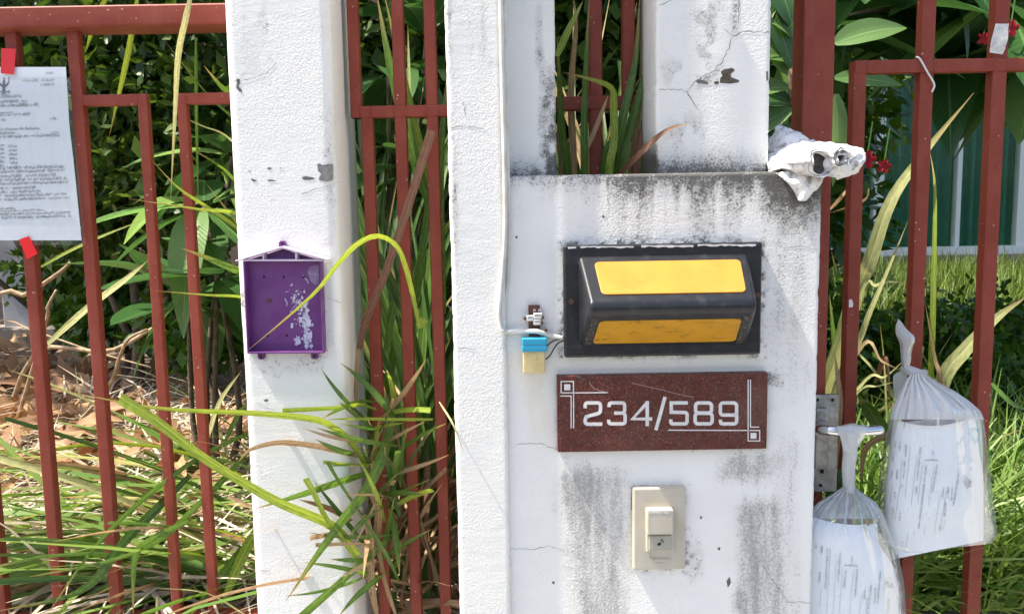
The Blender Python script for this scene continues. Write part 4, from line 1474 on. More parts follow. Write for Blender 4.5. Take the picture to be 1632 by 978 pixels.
# knot, tail and flap
V, Fc = tube(catmull([A(1437, 587, 1.262), A(1448, 589, 1.245), A(1458, 594, 1.24), A(1467, 596, 1.24), A(1474, 593, 1.262)], 14), [0.004, 0.005, 0.0065, 0.007, 0.0075, 0.008, 0.0085, 0.0085, 0.0085, 0.008, 0.0075, 0.007, 0.006, 0.005], 12)
put('knot', V, Fc, M['bag_thick'], bag2, True)


def crumple(ctrl, nu, nv_, amp, seed, freq=60, thick=0.0):
    """smooth sheet through a grid of (px, py, Y) control points with small creases"""
    rowsP = [[np.array(A(*p)) for p in row] for row in ctrl]
    dense = [catmull(r, nu) for r in rowsP]
    cols = [catmull([dense[j][i] for j in range(len(dense))], nv_) for i in range(nu)]
    P = np.array([[cols[i][j] for i in range(nu)] for j in range(nv_)])
    du, dv = np.gradient(P, axis=1), np.gradient(P, axis=0)
    nr = np.cross(du, dv)
    nr /= np.linalg.norm(nr, axis=2, keepdims=True) + 1e-9
    s = fbm(P[..., 0] * freq + 5, (P[..., 2] + P[..., 1] * 0.7) * freq, seed) - 0.5
    P = P + nr * (s * amp)[..., None]
    V = P.reshape(-1, 3).tolist()
    Fc = [(j * nu + i, j * nu + i + 1, (j + 1) * nu + i + 1, (j + 1) * nu + i) for j in range(nv_ - 1) for i in range(nu - 1)]
    return V, Fc


V, Fc = crumple([[(1431, 508, 1.262), (1434, 510, 1.258), (1446, 524, 1.252), (1456, 534, 1.25)], [(1427, 527, 1.258), (1436, 530, 1.25), (1448, 540, 1.245), (1459, 542, 1.25)],
                 [(1434, 552, 1.256), (1440, 552, 1.246), (1448, 556, 1.244), (1455, 560, 1.25)], [(1437, 586, 1.252), (1440, 587, 1.246), (1444, 588, 1.244), (1448, 589, 1.25)]], 12, 16, 0.006, 3, 90)
put('bag_tail', V, Fc, M['bag_thick'], bag2, True)
V, Fc = crumple([[(1438, 590, 1.258), (1446, 592, 1.255)], [(1424, 598, 1.262), (1446, 606, 1.258)], [(1424, 618, 1.262), (1445, 622, 1.26)], [(1426, 637, 1.262), (1437, 634, 1.26)]], 8, 10, 0.004, 4, 90)
put('bag_flap', V, Fc, M['bag_thick'], bag2, True)

# bag on the lever handle
YC1 = 1.185
rows1 = [(776, 1343, 1362), (786, 1330, 1373), (800, 1308, 1392), (818, 1290, 1404), (840, 1276, 1414), (880, 1268, 1430), (930, 1262, 1441), (1000, 1260, 1446), (1060, 1262, 1446)]
rows1p = [(800, 1284, 1400), (850, 1272, 1402), (900, 1266, 1428), (960, 1263, 1438), (1060, 1263, 1440)]
dep1 = lambda y: 0.009 + 0.034 * ss(776, 850, np.array(float(y)))
bag1 = thing('document_bag', 'plastic bag of rolled papers hanging from the chrome gate handle', 'bag', A(1350, 1050, YC1), 'document bags hung on the gate')
V, Fc = bag_surface(rows1, YC1, dep1, 776, 826, 22, 90, True, lambda y: 0.6 * math.exp(-max(y - 780, 0) / 50), lambda y, t: 0)
put('gathered_top', V, Fc, M['bag_clear'], bag1, True)
V, Fc = bag_surface(rows1, YC1, dep1, 826, 1055, 30, 90, True, lambda y: 0.6 * math.exp(-max(y - 780, 0) / 50), lambda y, t: 0)
put('film', V, Fc, M['bag'], bag1, True)
sg1 = lambda y, t: (16 * t + 8 * math.sin(math.pi * min(max(t, 0), 1))) * (1 - ss(830, 930, np.array(float(y))))
V, Fc = bag_surface(rows1p, YC1, dep1, 818, 1050, 20, 44, True, lambda y: 0, sg1, 2.5, -0.004)
put('paper_roll', V, Fc, M['paper'], bag1, True)
pm1 = print_on(rows1p, YC1, dep1, 2.5, -0.004)
ZA = lambda x, y: (1285 + x / 4.937, 780 + y / 4.937)
PL = []
for (x0, y0, x1, y1) in ((190, 470, 160, 978), (118, 770, 108, 920), (238, 550, 210, 978), (285, 610, 260, 978), (375, 625, 340, 978), (440, 830, 415, 978), (480, 850, 470, 978), (585, 640, 560, 890), (640, 840, 635, 978), (735, 850, 730, 930)):
    PL.append(([ZA(x0, y0), ZA((x0 + x1) / 2, (y0 + y1) / 2), ZA(x1, y1)], 0.34, False))
PL.append(([ZA(300, 597), ZA(310, 593), ZA(345, 597), ZA(352, 585), ZA(360, 597), ZA(395, 596), ZA(403, 603)], 0.9, False))
for x0, y0, x1, y1 in ((70, 430, 66, 470), (118, 445, 110, 500), (162, 460, 145, 770), (262, 490, 242, 725), (355, 525, 352, 570), (305, 630, 292, 770), (395, 625, 378, 835), (100, 645, 95, 720), (455, 790, 450, 850),
                           (505, 750, 480, 930), (540, 770, 530, 890), (578, 640, 555, 890), (645, 850, 640, 960), (478, 950, 476, 978), (730, 860, 728, 950)):
    PL += vglyph(*ZA(x0, y0), *ZA(x1, y1), 2.7, rb)
for k in range(26):      # small crest stamped on the sheet
    cx_, cy_ = 655 + rb.gauss(0, 20), 735 + rb.gauss(0, 22)
    PL.append(([ZA(cx_, cy_), ZA(cx_ + rb.uniform(-14, 14), cy_ + rb.uniform(-16, 16)), ZA(cx_ + rb.uniform(-18, 18), cy_ + rb.uniform(-16, 16))], 0.6, False))
V, Fc = strips_mesh(PL, pm1, 0.0002)
put('printed_form', V, Fc, M['ink_soft'], bag1)
V, Fc = tube(catmull([A(1353, 684, 1.176), A(1354, 700, 1.176), A(1355, 720, 1.178), A(1352, 745, 1.18), A(1352, 765, 1.182), A(1353, 781, 1.184)], 24),
             [0.0135, 0.0135, 0.0130, 0.0125, 0.012, 0.0115, 0.011, 0.0105, 0.0102, 0.01, 0.0098, 0.0096, 0.0094, 0.0092, 0.009, 0.0088, 0.0087, 0.0086, 0.0085, 0.0085, 0.0085, 0.0086, 0.009, 0.0095], 16)
V = [Vector(v) for v in V]
for i, v in enumerate(V):
    k = i // 16
    a_ = (i % 16) / 16 * 6.283
    V[i] = v + Vector((math.cos(a_ * 1), math.sin(a_), 0)) * 0.0012 * math.sin(a_ * 5 + k * 0.35)
put('twisted_neck', V, Fc, M['bag_thick'], bag1, True)
V, Fc = crumple([[(1334, 681, 1.205), (1358, 674, 1.205), (1384, 680, 1.205)], [(1334, 679, 1.172), (1358, 677, 1.168), (1384, 680, 1.172)], [(1340, 700, 1.170), (1360, 702, 1.166), (1376, 698, 1.172)], [(1345, 718, 1.174), (1356, 722, 1.168), (1366, 718, 1.175)]], 10, 14, 0.005, 6, 90)
put('bag_loop', V, Fc, M['bag_thick'], bag1, True)
V, Fc = polygon(blotch((1402, 835), 5, 10, rb, 12, 0.3), lambda u, v, h: A(u, v, YC1 - 0.030 - h), 0.0002)
V, Fc = polygon(blotch((1384, 832), 3.5, 7, rb, 12, 0.3), print_on(rows1, YC1, dep1, 0, 0.001), 0.0002)
put('brown_spot', V, Fc, M['dead_wood'], bag1)

# ------------------------------------------------------------------ weathered paper roll on the block
pr = thing('weathered_paper_roll', 'crumpled bleached white paper roll lying on the number block corner', 'paper roll', A(1290, 275, 1.16))
V, Fc = crumple([[(1229, 222, 1.235), (1242, 203, 1.25), (1264, 209, 1.25), (1286, 226, 1.24), (1330, 232, 1.22), (1366, 240, 1.20)],
                 [(1226, 238, 1.215), (1243, 218, 1.21), (1266, 216, 1.20), (1292, 228, 1.18), (1334, 233, 1.15), (1374, 243, 1.14)],
                 [(1226, 250, 1.19), (1244, 240, 1.18), (1268, 232, 1.16), (1298, 236, 1.13), (1338, 238, 1.10), (1378, 250, 1.10)],
                 [(1224, 262, 1.16), (1244, 254, 1.14), (1270, 247, 1.12), (1300, 250, 1.10), (1340, 254, 1.08), (1374, 262, 1.085)],
                 [(1224, 272, 1.145), (1244, 270, 1.125), (1270, 272, 1.11), (1304, 278, 1.098), (1338, 282, 1.09), (1366, 272, 1.10)]], 84, 64, 0.013, 9, 85)
wrap = put('outer_sheet', V, Fc, M['soaked'], pr, True)
sm = wrap.modifiers.new('thickness', 'SOLIDIFY')
sm.thickness = 0.002
V, Fc = crumple([[(1236, 276, 1.128), (1262, 274, 1.122), (1292, 272, 1.116), (1316, 274, 1.112)], [(1252, 288, 1.122), (1270, 290, 1.114), (1296, 289, 1.110), (1312, 284, 1.110)],
                 [(1263, 298, 1.121), (1276, 302, 1.112), (1292, 302, 1.110), (1305, 296, 1.112)], [(1271, 316, 1.122), (1276, 320, 1.115), (1284, 318, 1.114), (1290, 310, 1.116)]], 30, 30, 0.007, 12, 110)
fo = put('hanging_flap', V, Fc, M['soaked'], pr, True)
sm = fo.modifiers.new('thickness', 'SOLIDIFY')
sm.thickness = 0.0015


def scroll(name, p0, p1, r0, r1, turns, parent, seed, inner=0.30, hole=0.70):
    """sheet rolled on itself, open end towards p1"""
    p0, p1 = Vector(p0), Vector(p1)
    ax = (p1 - p0).normalized()
    e1 = ax.cross(Vector((0, 0, 1))).normalized()
    e2 = e1.cross(ax)
    nt, nl = int(turns * 26), 14
    V = []
    for j in range(nl):
        t = j / (nl - 1)
        c = p0.lerp(p1, t)
        rad = r0 + (r1 - r0) * t
        for i in range(nt):
            th = i / 26 * 2 * math.pi
            k = rad * (1 - inner * i / nt) * (1 + 0.10 * math.sin(th * 2 + seed) + 0.05 * math.sin(3 * th + t * 5))
            off = 0.004 * math.sin(th * 1.5 + seed * 2) * (t == 1) + 0.003 * math.sin(th * 4 + seed) * (t > 0.9)
            V.append(c + (e1 * math.cos(th) + e2 * math.sin(th)) * k + ax * off)
    Fc = [(j * nt + i, j * nt + i + 1, (j + 1) * nt + i + 1, (j + 1) * nt + i) for j in range(nl - 1) for i in range(nt - 1)]
    o = put(name, V, Fc, M['soaked'], parent, True)
    s = o.modifiers.new('thickness', 'SOLIDIFY')
    s.thickness = 0.0012
    V = [p0.lerp(p1, 0.93) + (e1 * math.cos(a) + e2 * math.sin(a)) * (r0 + (r1 - r0) * 0.93) * hole for a in np.linspace(0, 6.283, 20)[:-1]]
    put('roll_inside', V, [tuple(range(len(V)))], M['soaked_in'], parent)  # dark disc painting in the shade of the open roll end
    return o


scroll('rolled_end', A(1236, 262, 1.175), A(1309, 261, 1.078), 0.013, 0.0200, 2.6, pr, 1, 0.30, 0.70)
scroll('rolled_end', A(1290, 246, 1.17), A(1342, 251, 1.066), 0.010, 0.0125, 3.4, pr, 4, 0.72, 0.30)
V, Fc = crumple([[(1326, 270, 1.085), (1345, 262, 1.076), (1368, 246, 1.082), (1377, 248, 1.09)], [(1330, 280, 1.088), (1350, 274, 1.08), (1370, 258, 1.084), (1376, 256, 1.09)], [(1334, 286, 1.10), (1352, 280, 1.095), (1368, 268, 1.10), (1372, 264, 1.10)]], 20, 10, 0.006, 15, 90)
put('curled_lip', V, Fc, M['soaked'], pr, True)

# small scraps on the gate
V, Fc = crumple([[(1587, 38, 1.288), (1608, 38, 1.288)], [(1579, 68, 1.285), (1605, 68, 1.284)], [(1577, 84, 1.287), (1598, 87, 1.286)]], 8, 12, 0.003, 20, 120)
tag(put('tape_scrap', V, Fc, M['tape_white'], None, True), 'weathered white tape scrap stuck to the gate cross bar', 'tape')
V, Fc = tube(catmull([A(1460, 91, 1.288), A(1466, 94, 1.284), A(1478, 115, 1.286), A(1487, 130, 1.285), A(1489, 138, 1.285), A(1485, 147, 1.286)], 20), 0.0016, 6)
tag(put('white_string', V, Fc, M['white_plastic'], None, True), 'short white string looped over the gate cross bar', 'string')
V, Fc = polygon([(1353, 478), (1357, 476), (1360, 484), (1359, 489), (1353, 490)], on_plane(YG - 0.0003), 0.0004)
tag(put('paint_fleck', V, Fc, M['engrave'], None), 'small white paint fleck on the gate stile', 'paint fleck')

# ------------------------------------------------------------------ houses behind
hr = thing('house', 'pale house with green curtained sliding windows across the lawn', 'house', (5.5, 8.2, GZ))
YH = 8.0
zs_, zt_ = A(1500, 396, YH).z, 3.2
box('wall', 2.2, 12, YH + 0.12, YH + 0.3, GZ - 0.1, 3.4, M['pale_wall'], hr)
box('plinth', 2.2, 12, YH - 0.25, YH + 0.12, GZ - 0.1, zs_ - 0.06, M['plinth'], hr)
box('roof', 1.2, 12.5, YH - 0.6, YH + 4, 3.4, 3.6, M['roof'], hr)
xw = [A(px, 395, YH).x for px in (1250, 1396, 1522, 1630, 1760, 1900)]
for i, x in enumerate(xw):
    w = 0.048 if i != 2 else 0.022
    if i in (3, 5): w = 0.09
    box('window_frame', x - w, x + w, YH - 0.03 + 0.002 * (i % 2), YH + 0.05, zs_ + 0.002, zt_, M['frame_white'], hr)
box('window_sill', xw[0] - 0.1, xw[-1] + 0.1, YH - 0.06, YH + 0.07, zs_ - 0.06, zs_ + 0.02, M['frame_white'], hr)
box('window_head', xw[0] - 0.1, xw[-1] + 0.1, YH - 0.035, YH + 0.055, zt_ - 0.02, zt_ + 0.1, M['frame_white'], hr)
glass = NT('tinted_window_glass')
gl = glass.n('ShaderNodeBsdfGlossy')
gl.inputs['Roughness'].default_value = 0.03
tp = glass.n('ShaderNodeBsdfTransparent')
tp.inputs[0].default_value = (0.85, 0.95, 0.90, 1)
mx = glass.n('ShaderNodeMixShader')
mx.inputs[0].default_value = 0.012
glass.link(tp.outputs[0], mx.inputs[1])
glass.link(gl.outputs[0], mx.inputs[2])
M['glass'] = glass.done(mx)
for i in range(len(xw) - 1):
    x0, x1 = xw[i] + 0.02, xw[i + 1] - 0.02
    n = 60
    xs_ = np.linspace(x0, x1, n)
    yy = YH + 0.075 + 0.030 * np.sin(np.arange(n) * 0.62 + i) + 0.006 * np.sin(np.arange(n) * 2.3)
    V = [(x, y, zs_) for x, y in zip(xs_, yy)] + [(x, y, zt_) for x, y in zip(xs_, yy)]
    put('curtain', V, [(k, k + 1, k + 1 + n, k + n) for k in range(n - 1)], M['curtain'], hr, True)
    box('window_pane', x0 - 0.015, x1 + 0.015, YH + 0.01, YH + 0.018, zs_ + 0.003, zt_ - 0.003, M['glass'], hr)

hl = thing('house', 'peach walled house in the shade behind the left shrubs', 'house', (-4.5, 7.0, GZ))
box('wall', -9, 0.9, 6.6, 6.8, GZ - 0.1, 4.2, M['peach'], hl)
box('roof', -9.4, 1.2, 4.9, 7.2, 4.2, 4.4, M['roof'], hl)
for px in (30, 200):
    p0, p1 = A(px - 30, 450, 5.0), A(px + 18, 450, 5.0)
    if px == 30:
        box('column', p0.x, p1.x, 5.0, 5.25, GZ - 0.1, 4.2, M['column'], hl, 0.01)
box('floor_slab', -9, 0.9, 4.9, 6.6, GZ - 0.1, GZ + 0.12, M['plinth'], hl, 0.01)


# ------------------------------------------------------------------ vegetation helpers
def blade(path, w, mat, parent, cut=False, tw=0.0, n=11, fold=0.18, name='grass_blade', twist=0.3):
    P = catmull(path, n)
    V, uv = [], []
    for i, p in enumerate(P):
        t = P[min(i + 1, n - 1)] - P[max(i - 1, 0)]
        t = t / (np.linalg.norm(t) + 1e-9)
        view = np.array([0.0, 1.0, 0.0])
        s = np.cross(t, view)
        if np.linalg.norm(s) < 0.2:
            s = np.array([1.0, 0, 0])
        s = s / np.linalg.norm(s)
        b = np.cross(s, t)
        a = tw + twist * math.sin(i / n * 3.1)
        s2 = s * math.cos(a) + b * math.sin(a)
        b2 = np.cross(s2, t)
        u = i / (n - 1)
        k = min(1.0, 0.55 + 2.2 * u)
        if not cut:
            k *= max(0.03, 1 - max(0, (u - 0.45) / 0.55) ** 1.6)
        hw = w / 2 * k
        V += [p - s2 * hw, p + b2 * hw * fold * 2, p + s2 * hw]
        uv += [(0, u), (0.5, u), (1, u)]
        if cut:
            uv[-3:] = [(0, u * 0.8), (0.5, u * 0.8), (1, u * 0.8)]
    Fc = []
    for i in range(n - 1):
        for k in range(2):
            Fc.append((i * 3 + k, i * 3 + k + 1, (i + 1) * 3 + k + 1, (i + 1) * 3 + k))
    return put(name, V, Fc, mat, parent, True, uv)


def arch(base, az, lean, length, droop, rng, n=6):
    """stiff leaf that rises from base and arches over under its weight"""
    p = np.array(base, dtype=float)
    d = np.array([math.cos(az) * math.sin(lean), math.sin(az) * math.sin(lean), math.cos(lean)])
    out = [p.copy()]
    for i in range(n - 1):
        p = p + d * length / (n - 1)
        d = d + np.array([math.cos(az) * 0.12, math.sin(az) * 0.12, -droop * (0.4 + 0.9 * i / n)])
        d = d + np.array([rng.gauss(0, 0.04), rng.gauss(0, 0.04), 0])
        d /= np.linalg.norm(d)
        out.append(p.copy())
    return out


def px_blade(pts, w_px, mat, parent, cut=False, tw=0.15, fold=0.10, twist=0.3):
    Y = np.mean([p[2] for p in pts])
    return blade([A(*p) for p in pts], w_px * Y / F, mat, parent, cut, tw, 26, fold, 'grass_blade', twist)


def leafcloud(name, parent, blobs, n, size, mat, seed, flat=0.5):
    g_ = np.random.default_rng(seed)
    vol = np.array([b[3] * b[4] * b[5] for b in blobs]) ** 0.7
    idx = g_.choice(len(blobs), n, p=vol / vol.sum())
    B = np.array(blobs, dtype=float)[idx]
    d = g_.normal(size=(n, 3))
    d /= np.linalg.norm(d, axis=1, keepdims=True)
    rad = g_.random(n) ** 0.45
    c = B[:, :3] + d * B[:, 3:6] * rad[:, None] * (0.75 + 0.45 * g_.random((n, 1)))
    # twig clumps
    c += 0.04 * np.sin(c[:, [1, 2, 0]] * 21) + 0.02 * np.sin(c[:, [2, 0, 1]] * 47)
    ax = d * 0.6 + g_.normal(size=(n, 3)) * 0.8
    ax[:, 2] -= 0.2
    ax /= np.linalg.norm(ax, axis=1, keepdims=True)
    up = g_.normal(size=(n, 3)) * flat + np.array([0, 0, 1.0])
    sd = np.cross(ax, up)
    sd /= np.linalg.norm(sd, axis=1, keepdims=True) + 1e-9
    nr = np.cross(sd, ax)
    L = size * (0.6 + 0.8 * g_.random((n, 1)))
    W = L * 0.27
    v = np.stack([c, c + ax * L * 0.45 + sd * W - nr * W * 0.3, c + ax * L - nr * L * 0.12, c + ax * L * 0.45 - sd * W - nr * W * 0.3], 1).reshape(-1, 3)
    q = np.arange(n * 4).reshape(n, 4)
    v3 = q[:, [0, 1, 2]]
    v4 = q[:, [0, 2, 3]]
    tri = np.stack([v3, v4], 1).reshape(-1, 3)
    o = fast_mesh(name, v, tri, mat, parent, tuple(wloc(parent)) if parent else (0, 0, 0), nper=3)
    o['kind'] = 'stuff'
    return o


def trunk(name, parent, pts, r0, r1, n=14):
    P = catmull(pts, n)
    V, Fc = tube(P, list(np.linspace(r0, r1, n)), 9)
    return put(name, V, Fc, M['bark'], parent, True)


def shrub(label, cat, base, blobs, n, size, mat, seed, name='leafy_shrub', limbs=3, group=None):
    t = thing(name, label, cat, base, group)
    rr_ = random.Random(seed)
    trunk('trunk', t, [base, (base[0] + 0.03, base[1], base[2] + 0.4), (blobs[0][0], blobs[0][1], blobs[0][2])], 0.03, 0.012)
    for k in range(min(limbs, len(blobs) - 1)):
        b = blobs[k + 1]
        trunk('limb', t, [(base[0], base[1], base[2] + 0.25), ((base[0] + b[0]) / 2, (base[1] + b[1]) / 2, (base[2] + b[2]) / 2), b[:3]], 0.016, 0.006, 8)
    leafcloud('crown', t, blobs, n, size, mat, seed)
    return t


def blobs_px(lst):
    out = []
    for px, py, Y, r, k in lst:
        p = A(px, py, Y)
        out.append((p.x, p.y, p.z, r, r * 0.9, r * k))
    return out


# ---- left background shrubs, tree, dense thicket behind the middle
b = blobs_px([(180, 200, 3.3, 0.5, 0.9), (60, 110, 3.5, 0.55, 0.8), (290, 130, 3.2, 0.5, 0.9), (330, 270, 3.0, 0.35, 1.0), (200, 330, 3.4, 0.38, 0.9), (110, 60, 3.6, 0.6, 0.7)])
shrub('dark small leaved shrub filling the left fence gaps', 'shrub', (A(200, 400, 3.3).x, 3.3, GZ), b, 15000, 0.060, M['leaf_small'], 31)
b = blobs_px([(150, 440, 3.9, 0.35, 0.6), (240, 470, 3.6, 0.30, 0.6), (330, 520, 3.2, 0.28, 0.7), (190, 505, 3.6, 0.25, 0.5)])
shrub('low green shrub at the foot of the peach house wall', 'shrub', (A(200, 520, 3.7).x, 3.7, GZ), b, 6000, 0.055, M['leaf_lush'], 32)
b = [(-3.2, 3.6, 3.4, 1.1, 0.9, 0.7), (-1.9, 3.4, 3.5, 1.0, 0.8, 0.7), (-0.7, 3.2, 3.4, 0.9, 0.8, 0.6), (-4.4, 4.0, 3.3, 1.1, 1.0, 0.7), (-0.95, 2.25, 2.85, 0.6, 0.45, 0.3), (-0.25, 2.3, 2.95, 0.6, 0.45, 0.3)]
shrub('tall shade tree spreading over the left garden', 'tree', (-2.6, 4.4, GZ), b, 9500, 0.11, M['leaf_small'], 33, 'shade_tree')
b = blobs_px([(640, 300, 2.9, 0.45, 1.3), (560, 150, 3.1, 0.5, 1.0), (760, 120, 3.1, 0.6, 1.0), (660, 600, 2.6, 0.4, 1.0), (900, 100, 3.0, 0.6, 1.0), (1020, 180, 2.9, 0.55, 1.0), (960, 0, 3.2, 0.6, 0.8)])
shrub('dense dark thicket behind the white number pillar', 'thicket', (A(760, 600, 2.9).x, 2.9, GZ), b, 16000, 0.075, M['leaf_small'], 34, 'thicket')
b = blobs_px([(1260, 330, 3.4, 0.4, 1.0), (1180, 200, 3.2, 0.5, 1.2), (1240, 60, 3.3, 0.6, 1.0), (1300, 180, 3.6, 0.4, 1.0)])
shrub('green shrub showing beside the thick gate post', 'shrub', (A(1230, 500, 3.4).x, 3.4, GZ), b, 7000, 0.07, M['leaf_lush'], 35)
b = blobs_px([(1480, 560, 2.3, 0.17, 0.9), (1600, 640, 2.2, 0.16, 1.0), (1540, 560, 2.5, 0.2, 0.8), (1400, 560, 2.5, 0.18, 0.8), (1620, 540, 2.6, 0.2, 0.8), (1330, 540, 2.4, 0.16, 0.9)])
shrub('low leafy green bush behind the gate bars', 'bush', (A(1500, 700, 2.4).x, 2.4, GZ), b, 7000, 0.035, M['leaf_lush'], 36, 'low_bush')
b = [(2.6, 3.0, 3.1, 0.9, 0.7, 0.4), (1.9, 2.6, 3.0, 0.7, 0.55, 0.3), (1.15, 2.55, 2.95, 0.7, 0.5, 0.3), (0.45, 2.55, 2.95, 0.65, 0.5, 0.3)]
shrub('leafy tree crown shading the right flower tree', 'tree', (5.2, 4.2, GZ), b, 9000, 0.11, M['leaf_small'], 37, 'shade_tree')


# ---- broad leaves
def leaf_mesh(name, L, W, droop, fold, seed, mat, wav=0.0):
    rr_ = random.Random(seed)
    nu, nl = 5, 10
    V, uv = [], []
    for j in range(nl):
        t = j / (nl - 1)
        w = W / 2 * (math.sin(math.pi * min(1, t * 0.97 + 0.03) ** 0.85) ** 0.8) + 0.002
        for i in range(nu):
            s = (i / (nu - 1) - 0.5) * 2
            V.append((s * w, t * L, -droop * L * t * t + fold * abs(s) * w + wav * w * math.sin(t * 14 + s * 2 + seed) * abs(s)))
            uv.append((i / (nu - 1), t))
    Fc = [(j * nu + i, j * nu + i + 1, (j + 1) * nu + i + 1, (j + 1) * nu + i) for j in range(nl - 1) for i in range(nu - 1)]
    return make_mesh(name, V, Fc, mat, True, uv)


LEAF = {}
for key, mt in (('big', 'leaf_big'), ('pale', 'leaf_pale')):
    LEAF[key] = [leaf_mesh('broad_leaf', 0.30, 0.095 if key == 'pale' else 0.128, 0.10 + 0.12 * k, 0.18 + 0.1 * (k % 2), k, M[mt], 0.03) for k in range(4)]
LEAF['dry'] = [leaf_mesh('dry_leaf', 0.17, 0.062, 0.25 + 0.3 * (k % 3), 0.35 + 0.25 * (k % 2), k, M['leaf_dry'], 0.18) for k in range(6)]


def orient(d, up):
    d = Vector(d).normalized()
    u = Vector(up)
    x = d.cross(u)
    if x.length < 1e-3:
        x = d.cross(Vector((1, 0, 0.1)))
    x.normalize()
    z = x.cross(d)
    m = Matrix((x, d, z)).transposed()
    return m


def add_leaf(kind, base, d, up, scale, parent, name='leaf', rng=R):
    o = bpy.data.objects.new(name, rng.choice(LEAF[kind]))
    COL.objects.link(o)
    m = orient(d, up).to_4x4()
    o.rotation_euler = m.to_euler()
    o.scale = (scale * rng.uniform(0.75, 1.2), scale * rng.uniform(0.8, 1.15), scale * rng.uniform(0.6, 1.6))
    if parent is not None:
        o.parent = parent
        o.location = Vector(base) - wloc(parent)
    else:
        o.location = base
    return o


def whorl(c, n, parent, rng, kinds, s0, s1, spread=(15, 100), up=Vector((0, 0, 1))):
    for k in range(n):
        az = k * 2.4 + rng.uniform(-0.3, 0.3)
        el = math.radians(90 - rng.uniform(*spread))
        d = Vector((math.cos(az) * math.cos(el), math.sin(az) * math.cos(el), math.sin(el)))
        add_leaf(rng.choice(kinds), Vector(c) + d * 0.03, d, (0, 0, 1), rng.uniform(s0, s1), parent, 'leaf', rng)


def broad_plant(label, name, base, tips, rng, n, kinds, s0, s1, spread=(20, 110), cat='plant', bend=-0.05):
    t = thing(name, label, cat, base)
    for k, tp_ in enumerate(tips):
        b0 = Vector(base)
        mid = b0.lerp(Vector(tp_), 0.35) + Vector((rng.uniform(-0.08, 0.08), rng.uniform(-0.05, 0.05), bend))
        trunk('trunk' if k == 0 else 'branch', t, [b0, mid, Vector(tp_)], 0.026 if cat == 'tree' else 0.011, 0.010 if cat == 'tree' else 0.006, 9)
        whorl(tp_, n, t, rng, kinds, s0, s1, spread)
    return t


rp = random.Random(21)
broad_plant('flowering tree with large glossy leaves above the gate', 'frangipani_tree', (2.25, 2.5, GZ),
            [A(1300, 40, 2.05), A(1400, -10, 2.3), A(1500, 60, 2.2), A(1590, 0, 1.95), A(1660, 90, 2.1), A(1450, -80, 2.0), A(1560, -80, 2.3)],
            rp, 13, ['big', 'big', 'big', 'big', 'pale'], 0.85, 1.2, (50, 138), 'tree', 0.9)
pl_extra = thing('frangipani_sapling', 'pale leaved sapling between the pillar and the gate post', 'plant', (A(1250, 500, 1.75).x, 1.75, GZ))
trunk('trunk', pl_extra, [(A(1250, 500, 1.75).x, 1.75, GZ), A(1262, 300, 1.75), A(1262, 110, 1.7)], 0.014, 0.007, 9)
for px, py, dx, dz, kd, s in ((1262, 120, -0.5, 0.9, 'pale', 0.55), (1262, 95, -0.7, 0.3, 'pale', 0.6), (1258, 140, -1, 0.1, 'pale', 0.55), (1262, 110, -0.3, 1.0, 'big', 0.6), (1264, 170, -0.8, -0.4, 'pale', 0.6), (1266, 200, -0.6, -0.8, 'big', 0.6),
                              (1262, 60, -0.6, 0.8, 'pale', 0.5), (1330, 70, 0.9, 0.35, 'pale', 0.6), (1330, 125, 1.0, 0.0, 'pale', 0.45), (1332, 150, 0.1, -1.0, 'pale', 0.6), (1262, 40, -0.2, 0.9, 'big', 0.6), (1258, 160, -0.9, 0.3, 'big', 0.55)):
    add_leaf(kd, A(px, py, 1.72), (dx, rp.uniform(-0.35, 0.1), dz), (rp.uniform(-0.3, 0.3), -0.9, 0.6), s, pl_extra, 'leaf', rp)

broad_plant('large leaved plant left of the mailbox pillar', 'broad_leaf_plant', (A(330, 600, 2.2).x, 2.25, GZ),
            [A(325, 330, 2.2), A(345, 440, 2.1), A(300, 480, 2.3), A(370, 250, 2.4)], rp, 9, ['big', 'big', 'pale'], 0.75, 1.0, (40, 125))
broad_plant('dark large leaved plant seen between the two pillars', 'broad_leaf_plant', (A(650, 700, 2.1).x, 2.1, GZ),
            [A(620, 120, 2.0), A(680, 60, 2.1), A(660, 270, 2.0), A(600, 330, 2.2), A(700, 480, 2.1)], rp, 9, ['big'], 0.75, 1.0, (40, 130))

# ---- red flowers
fm = []
for k in range(5):
    a0 = k * 2 * math.pi / 5
    c_, s_ = math.cos(a0), math.sin(a0)
    pts = [(0.0, 0.0, 0.0), (0.010, 0.008, -0.006), (0.022, 0.009, -0.008), (0.028, 0.0, -0.001 + 0.004 * (k % 2)), (0.022, -0.009, -0.004), (0.010, -0.008, -0.003)]
    fm.append(([(x * c_ - y * s_, z - 0.004 * 0, x * s_ + y * c_) for x, y, z in pts], [(0, 1, 2, 3), (0, 3, 4, 5)]))
for i, (px, py, Y, s, lb) in enumerate(((1408, 265, 1.75, 0.6, 'red five petalled flower hanging beside the paper roll'), (1381, 254, 1.8, 0.8, 'red flower half hidden by the gate stile'),
                                        (1610, 45, 1.75, 0.7, 'red flower behind the white tape scrap'), (1567, 62, 1.78, 0.55, 'red flower left of the white tape scrap'), (1462, 612, 1.9, 0.7, 'small red flower low behind the gate'))):
    t = thing('red_flower', lb, 'flower', A(px, py, Y), 'red flowers behind the gate')
    for v, f in fm:
        me = make_mesh('petal', [(x * s, y * s, z * s) for x, y, z in v], f, M['petal'], True)
        po = bpy.data.objects.new('petal', me)
        COL.objects.link(po)
        po.parent = t
    V, Fc = tube([A(px, py, Y), A(px + 4, py - 22, Y + 0.02), A(px + 10, py - 60, Y + 0.06)], 0.0015, 5)
    put('stem', V, Fc, M['blade_dark'], t)

# ------------------------------------------------------------------ tall grass clumps: every blade a part
rg = random.Random(77)


def clump(label, loc, name='tall_grass'):
    return thing(name, label, 'grass', loc)


